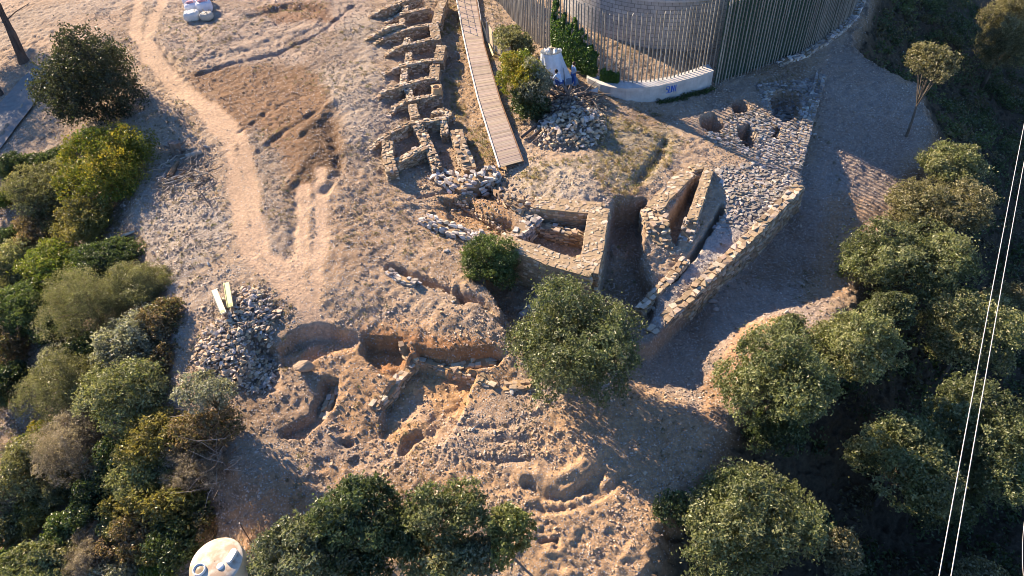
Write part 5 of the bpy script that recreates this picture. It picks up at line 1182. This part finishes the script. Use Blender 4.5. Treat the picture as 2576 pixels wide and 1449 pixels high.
# ------------------------------------------------------------------ tarpaulin piles and people
M_tarp = mat_attr("shade_tinted_tarp", .5, 6, .9, 1.08, .3, .02)
def tarp(px, py, r0, r1, h, label, c, seed, lean=(0, 0)):
    p = hit(px, py, 0); t_ = thing("covered_pile", label, "tarpaulin", p); g = np.random.default_rng(seed); nA, nH = 60, 12; V = []; F = []
    for j in range(nH+1):
        u_ = j/nH
        for i in range(nA):
            a = 2*math.pi*i/nA; fold = 1+.13*u_*math.sin(a*7+seed)+.06*u_*math.sin(a*13+seed*2); r = (r0+(r1-r0)*u_**1.25)*fold; V.append((r*math.cos(a)+lean[0]*u_, r*.85*math.sin(a)+lean[1]*u_, h*(1-u_)**1.0-(.1 if j == nH else 0)+.05*math.sin(a*5)*u_))
    for j in range(nH):
        for i in range(nA): k = (i+1) % nA; F += [(j*nA+i, (j+1)*nA+i, (j+1)*nA+k, j*nA+k)]
    mesh_np("sheet", V, F, M_tarp, t_, np.tile(np.array(c), (len(V), 1)), True)
    acc = Acc()
    for k in range(9):
        a = g.uniform(0, 6.28); r = r0*g.uniform(.1, .95); P = np.array([[r*math.cos(a), r*.85*math.sin(a), h+g.uniform(.0, .18)]]); stones(acc, P, np.array([[.55, .4, .28]])*g.uniform(.7, 1.2), [g.uniform(0, 6)], .5, [(.72, .71, .68) if k % 3 else (.42, .33, .22)], T_ROCK)
    acc.build("crumpled_sacks", M_tarp, t_)
tarp(1386, 192, .72, 1.15, 1.9, "tall pile draped in a white tarpaulin tinted blue for the shade beside the palisade", (.66, .72, .78), 3, (.25, -.3))  # white sheet; the blue of the shade is mixed into its colour
tp2 = hit(1428, 208, 0); bb = thing("plastic_sheet", "grey blue plastic sheet spread between tarpaulin pile and standing person", "sheet", tp2); V = []; F = []
for i in range(12):
    for j in range(10): x = (i/11-.5)*1.5; y = (j/9-.5)*1.3; V.append((x, y, max(0, tz(tp2[0]+x, tp2[1]+y)-tp2[2])+.12+.08*math.sin(i*1.3)*math.cos(j*1.1)))
F = [(i*10+j, (i+1)*10+j, (i+1)*10+j+1, i*10+j+1) for i in range(11) for j in range(9)]; mesh_np("sheet", V, F, M_tarp, bb, np.tile(np.array((.30, .33, .38)), (120, 1)), True)
tp3 = hit(1555, 245, 0); bb = thing("rubble_sack", "grey torn sack left beside the end of the concrete wall", "sack", hit(1490, 240, 0)); acc = Acc(); stones(acc, [(0, 0, .25)], [(1.0, .8, .75)], [.5], .2, [(.36, .37, .40)], T_ROCK); acc.build("sack", M_tarp, bb)

def skin_mesh(name, joints, bones, mat, parent, root=0, sub=2):
    me = bpy.data.meshes.new(name); me.from_pydata([j[:3] for j in joints], bones, []); o = bpy.data.objects.new(name, me); col.objects.link(o)
    o.modifiers.new("skin", 'SKIN'); o.modifiers.new("sub", 'SUBSURF').levels = sub; o.modifiers["sub"].render_levels = sub
    for i, j in enumerate(joints):
        sv = me.skin_vertices[0].data[i]; r = j[3]; sv.radius = (r, j[4] if len(j) > 4 else r); sv.use_root = (i == root)
    dg_ = bpy.context.evaluated_depsgraph_get(); dg_.update(); ev = o.evaluated_get(dg_); nm = bpy.data.meshes.new_from_object(ev, preserve_all_data_layers=False, depsgraph=dg_)
    bpy.data.objects.remove(o); nm.materials.clear(); nm.materials.append(mat); nm.polygons.foreach_set("use_smooth", np.ones(len(nm.polygons), bool)); o2 = bpy.data.objects.new(name, nm); col.objects.link(o2); o2.parent = parent; return o2
M_skin = mat_plain("skin", (.45, .27, .19), .6, 20, .05); M_hair = mat_plain("dark_hair", (.05, .028, .02), .6, 30, .3); M_hair2 = mat_plain("black_hair", (.02, .018, .018), .6, 30, .3)
M_jean = mat_plain("blue_jeans", (.05, .11, .33), .85, 12, .2); M_shirt = mat_plain("blue_grey_shirt", (.34, .42, .60), .85, 9, .2); M_shirt2 = mat_plain("light_blue_shirt", (.52, .62, .76), .85, 9, .1); M_shoe = mat_plain("pale_shoes", (.4, .34, .28), .7)
M_eye = mat_plain("eye", (.03, .02, .02), .3)
def person(label, loc, rz, K, shirt, hair, pants):
    """K: joint positions; one continuous body, clothes and hair as children"""
    t_ = thing("person", label, "person", loc, rz); J = []; B = []; ix = {}
    def j(n, p, r, par_=None):
        ix[n] = len(J); J.append((*p, r)); 
        if par_ is not None: B.append((ix[par_], ix[n]))
    j('pel', K['pel'], .125); j('wai', K['wai'], .115, 'pel'); j('che', K['che'], .14, 'wai'); j('nb', K['nb'], .06, 'che'); j('nt', K['nt'], .055, 'nb'); h = Vector(K['hd']); f = Vector(K['face']).normalized()
    j('jaw', h-Vector((0, 0, .06))+f*.02, .075, 'nt'); j('cran', h+Vector((0, 0, .05)), .095, 'jaw')
    for s_ in ('l', 'r'):
        j('sh'+s_, K['sh'+s_], .06, 'che'); j('el'+s_, K['el'+s_], .042, 'sh'+s_); j('wr'+s_, K['wr'+s_], .029, 'el'+s_); w = Vector(K['wr'+s_]); d = (w-Vector(K['el'+s_])).normalized(); pm = w+d*.08; j('pa'+s_, pm, .034, 'wr'+s_)
        sd_ = d.orthogonal().normalized()
        for q in range(4):
            b = pm+d*.045+sd_*(q-1.5)*.022; j('f%d%s' % (q, s_), b, .010, 'pa'+s_); j('g%d%s' % (q, s_), b+d*(.05+.008*(1.5-abs(q-1.5)))+Vector((0, 0, -.012)), .008, 'f%d%s' % (q, s_))
        b = w+d*.05+sd_*.045; j('t'+s_, b, .011, 'pa'+s_); j('u'+s_, b+d*.045+sd_*.015, .009, 't'+s_)
        j('hi'+s_, K['hi'+s_], .095, 'pel'); j('kn'+s_, K['kn'+s_], .062, 'hi'+s_); j('an'+s_, K['an'+s_], .042, 'kn'+s_); j('to'+s_, Vector(K['an'+s_])+Vector(K['toe']).normalized()*.17-Vector((0, 0, .05)), .035, 'an'+s_)
    body = skin_mesh("body", J, B, M_skin, t_)
    # nose, eyes, ears
    sdv = f.cross(Vector((0, 0, 1))).normalized()
    for s_ in (1, -1):
        bm = bmesh.new(); bmesh.ops.create_uvsphere(bm, u_segments=8, v_segments=6, radius=.014); bmesh.ops.translate(bm, verts=bm.verts, vec=h+f*.088+sdv*.034*s_+Vector((0, 0, .02))); mesh_bm("eye", bm, M_eye, t_, True)
        bm = bmesh.new(); bmesh.ops.create_uvsphere(bm, u_segments=8, v_segments=6, radius=.028); bmesh.ops.translate(bm, verts=bm.verts, vec=h+sdv*.095*s_); mesh_bm("ear", bm, M_skin, t_, True)
    bm = bmesh.new(); bmesh.ops.create_cone(bm, segments=8, cap_ends=True, radius1=.018, radius2=.008, depth=.05); bmesh.ops.translate(bm, verts=bm.verts, vec=h+f*.1-Vector((0, 0, .01))); mesh_bm("nose", bm, M_skin, t_, True)
    bm = bmesh.new(); bmesh.ops.create_icosphere(bm, subdivisions=3, radius=.122)
    for v in bm.verts:
        v.co.z *= 1.1; 
        if v.co.dot(f) > .03 and v.co.z < .045: v.co *= .62
        v.co += h+Vector((0, 0, .045))-f*.022
    mesh_bm("hair", bm, hair, t_, True)
    def chain(nm, ks, mat, br):
        JJ = []; BB = []; id2 = {}
        for n_, p_, r_ in ks: id2[n_] = len(JJ); q = K[n_]; JJ.append((*q, r_)); (BB.append((id2[p_], id2[n_])) if p_ else None)
        skin_mesh(nm, JJ, BB, mat, t_)
    chain("shirt", [('wai', None, .15), ('che', 'wai', .165), ('nb', 'che', .08), ('shl', 'che', .085), ('ell', 'shl', .06), ('shr', 'che', .085), ('elr', 'shr', .06), ('pel', 'wai', .15)], shirt, 0)
    chain("trousers", [('pel', None, .145), ('hil', 'pel', .115), ('knl', 'hil', .082), ('anl', 'knl', .062), ('hir', 'pel', .115), ('knr', 'hir', .082), ('anr', 'knr', .062)], pants, 0)
    tv = Vector(K['toe']).normalized()
    for s_ in ('l', 'r'):
        acc = Acc(); a = Vector(K['an'+s_])-Vector((0, 0, .045)); acc.tube([tuple(a-tv*.07), tuple(a), tuple(a+tv*.1), tuple(a+tv*.2)], [.04, .055, .05, .028], (.5, .5, .5), 8); acc.build("shoe", M_shoe, t_, True)
    return t_
ST = dict(pel=(0, 0, .92), wai=(0, 0, 1.08), che=(0, .02, 1.3), nb=(0, .02, 1.46), nt=(0, .04, 1.53), hd=(0, .07, 1.62), face=(0, 1, -.35), toe=(0, 1, 0), shl=(-.19, .02, 1.41), shr=(.19, .02, 1.41), ell=(-.25, .0, 1.14), elr=(.25, .06, 1.14),
          wrl=(-.2, .16, .95), wrr=(.16, .28, 1.08), hil=(-.1, 0, .88), hir=(.1, 0, .88), knl=(-.11, .03, .5), knr=(.11, .06, .5), anl=(-.12, 0, .09), anr=(.13, .02, .09))
pl = hit(1442, 216, 0); person("person standing by the ivy in a blue grey shirt and jeans with dark brown hair", (pl[0], pl[1], pl[2]+.02), math.radians(-70), ST, M_shirt, M_hair, M_jean)
SQ = dict(pel=(0, -.12, .38), wai=(0, -.03, .52), che=(0, .16, .72), nb=(0, .28, .84), nt=(0, .32, .9), hd=(0, .38, .98), face=(0, 1, -.7), toe=(0, 1, 0), shl=(-.2, .22, .8), shr=(.2, .22, .8), ell=(-.26, .38, .55), elr=(.26, .36, .55),
          wrl=(-.14, .52, .38), wrr=(.12, .5, .36), hil=(-.1, -.1, .36), hir=(.1, -.1, .36), knl=(-.17, .3, .5), knr=(.17, .3, .5), anl=(-.15, .05, .09), anr=(.15, .05, .09))
pl = hit(1408, 226, 0); person("crouching person seen from behind in a light blue shirt with black hair", (pl[0], pl[1], pl[2]+.25), math.radians(35), SQ, M_shirt2, M_hair2, M_jean)
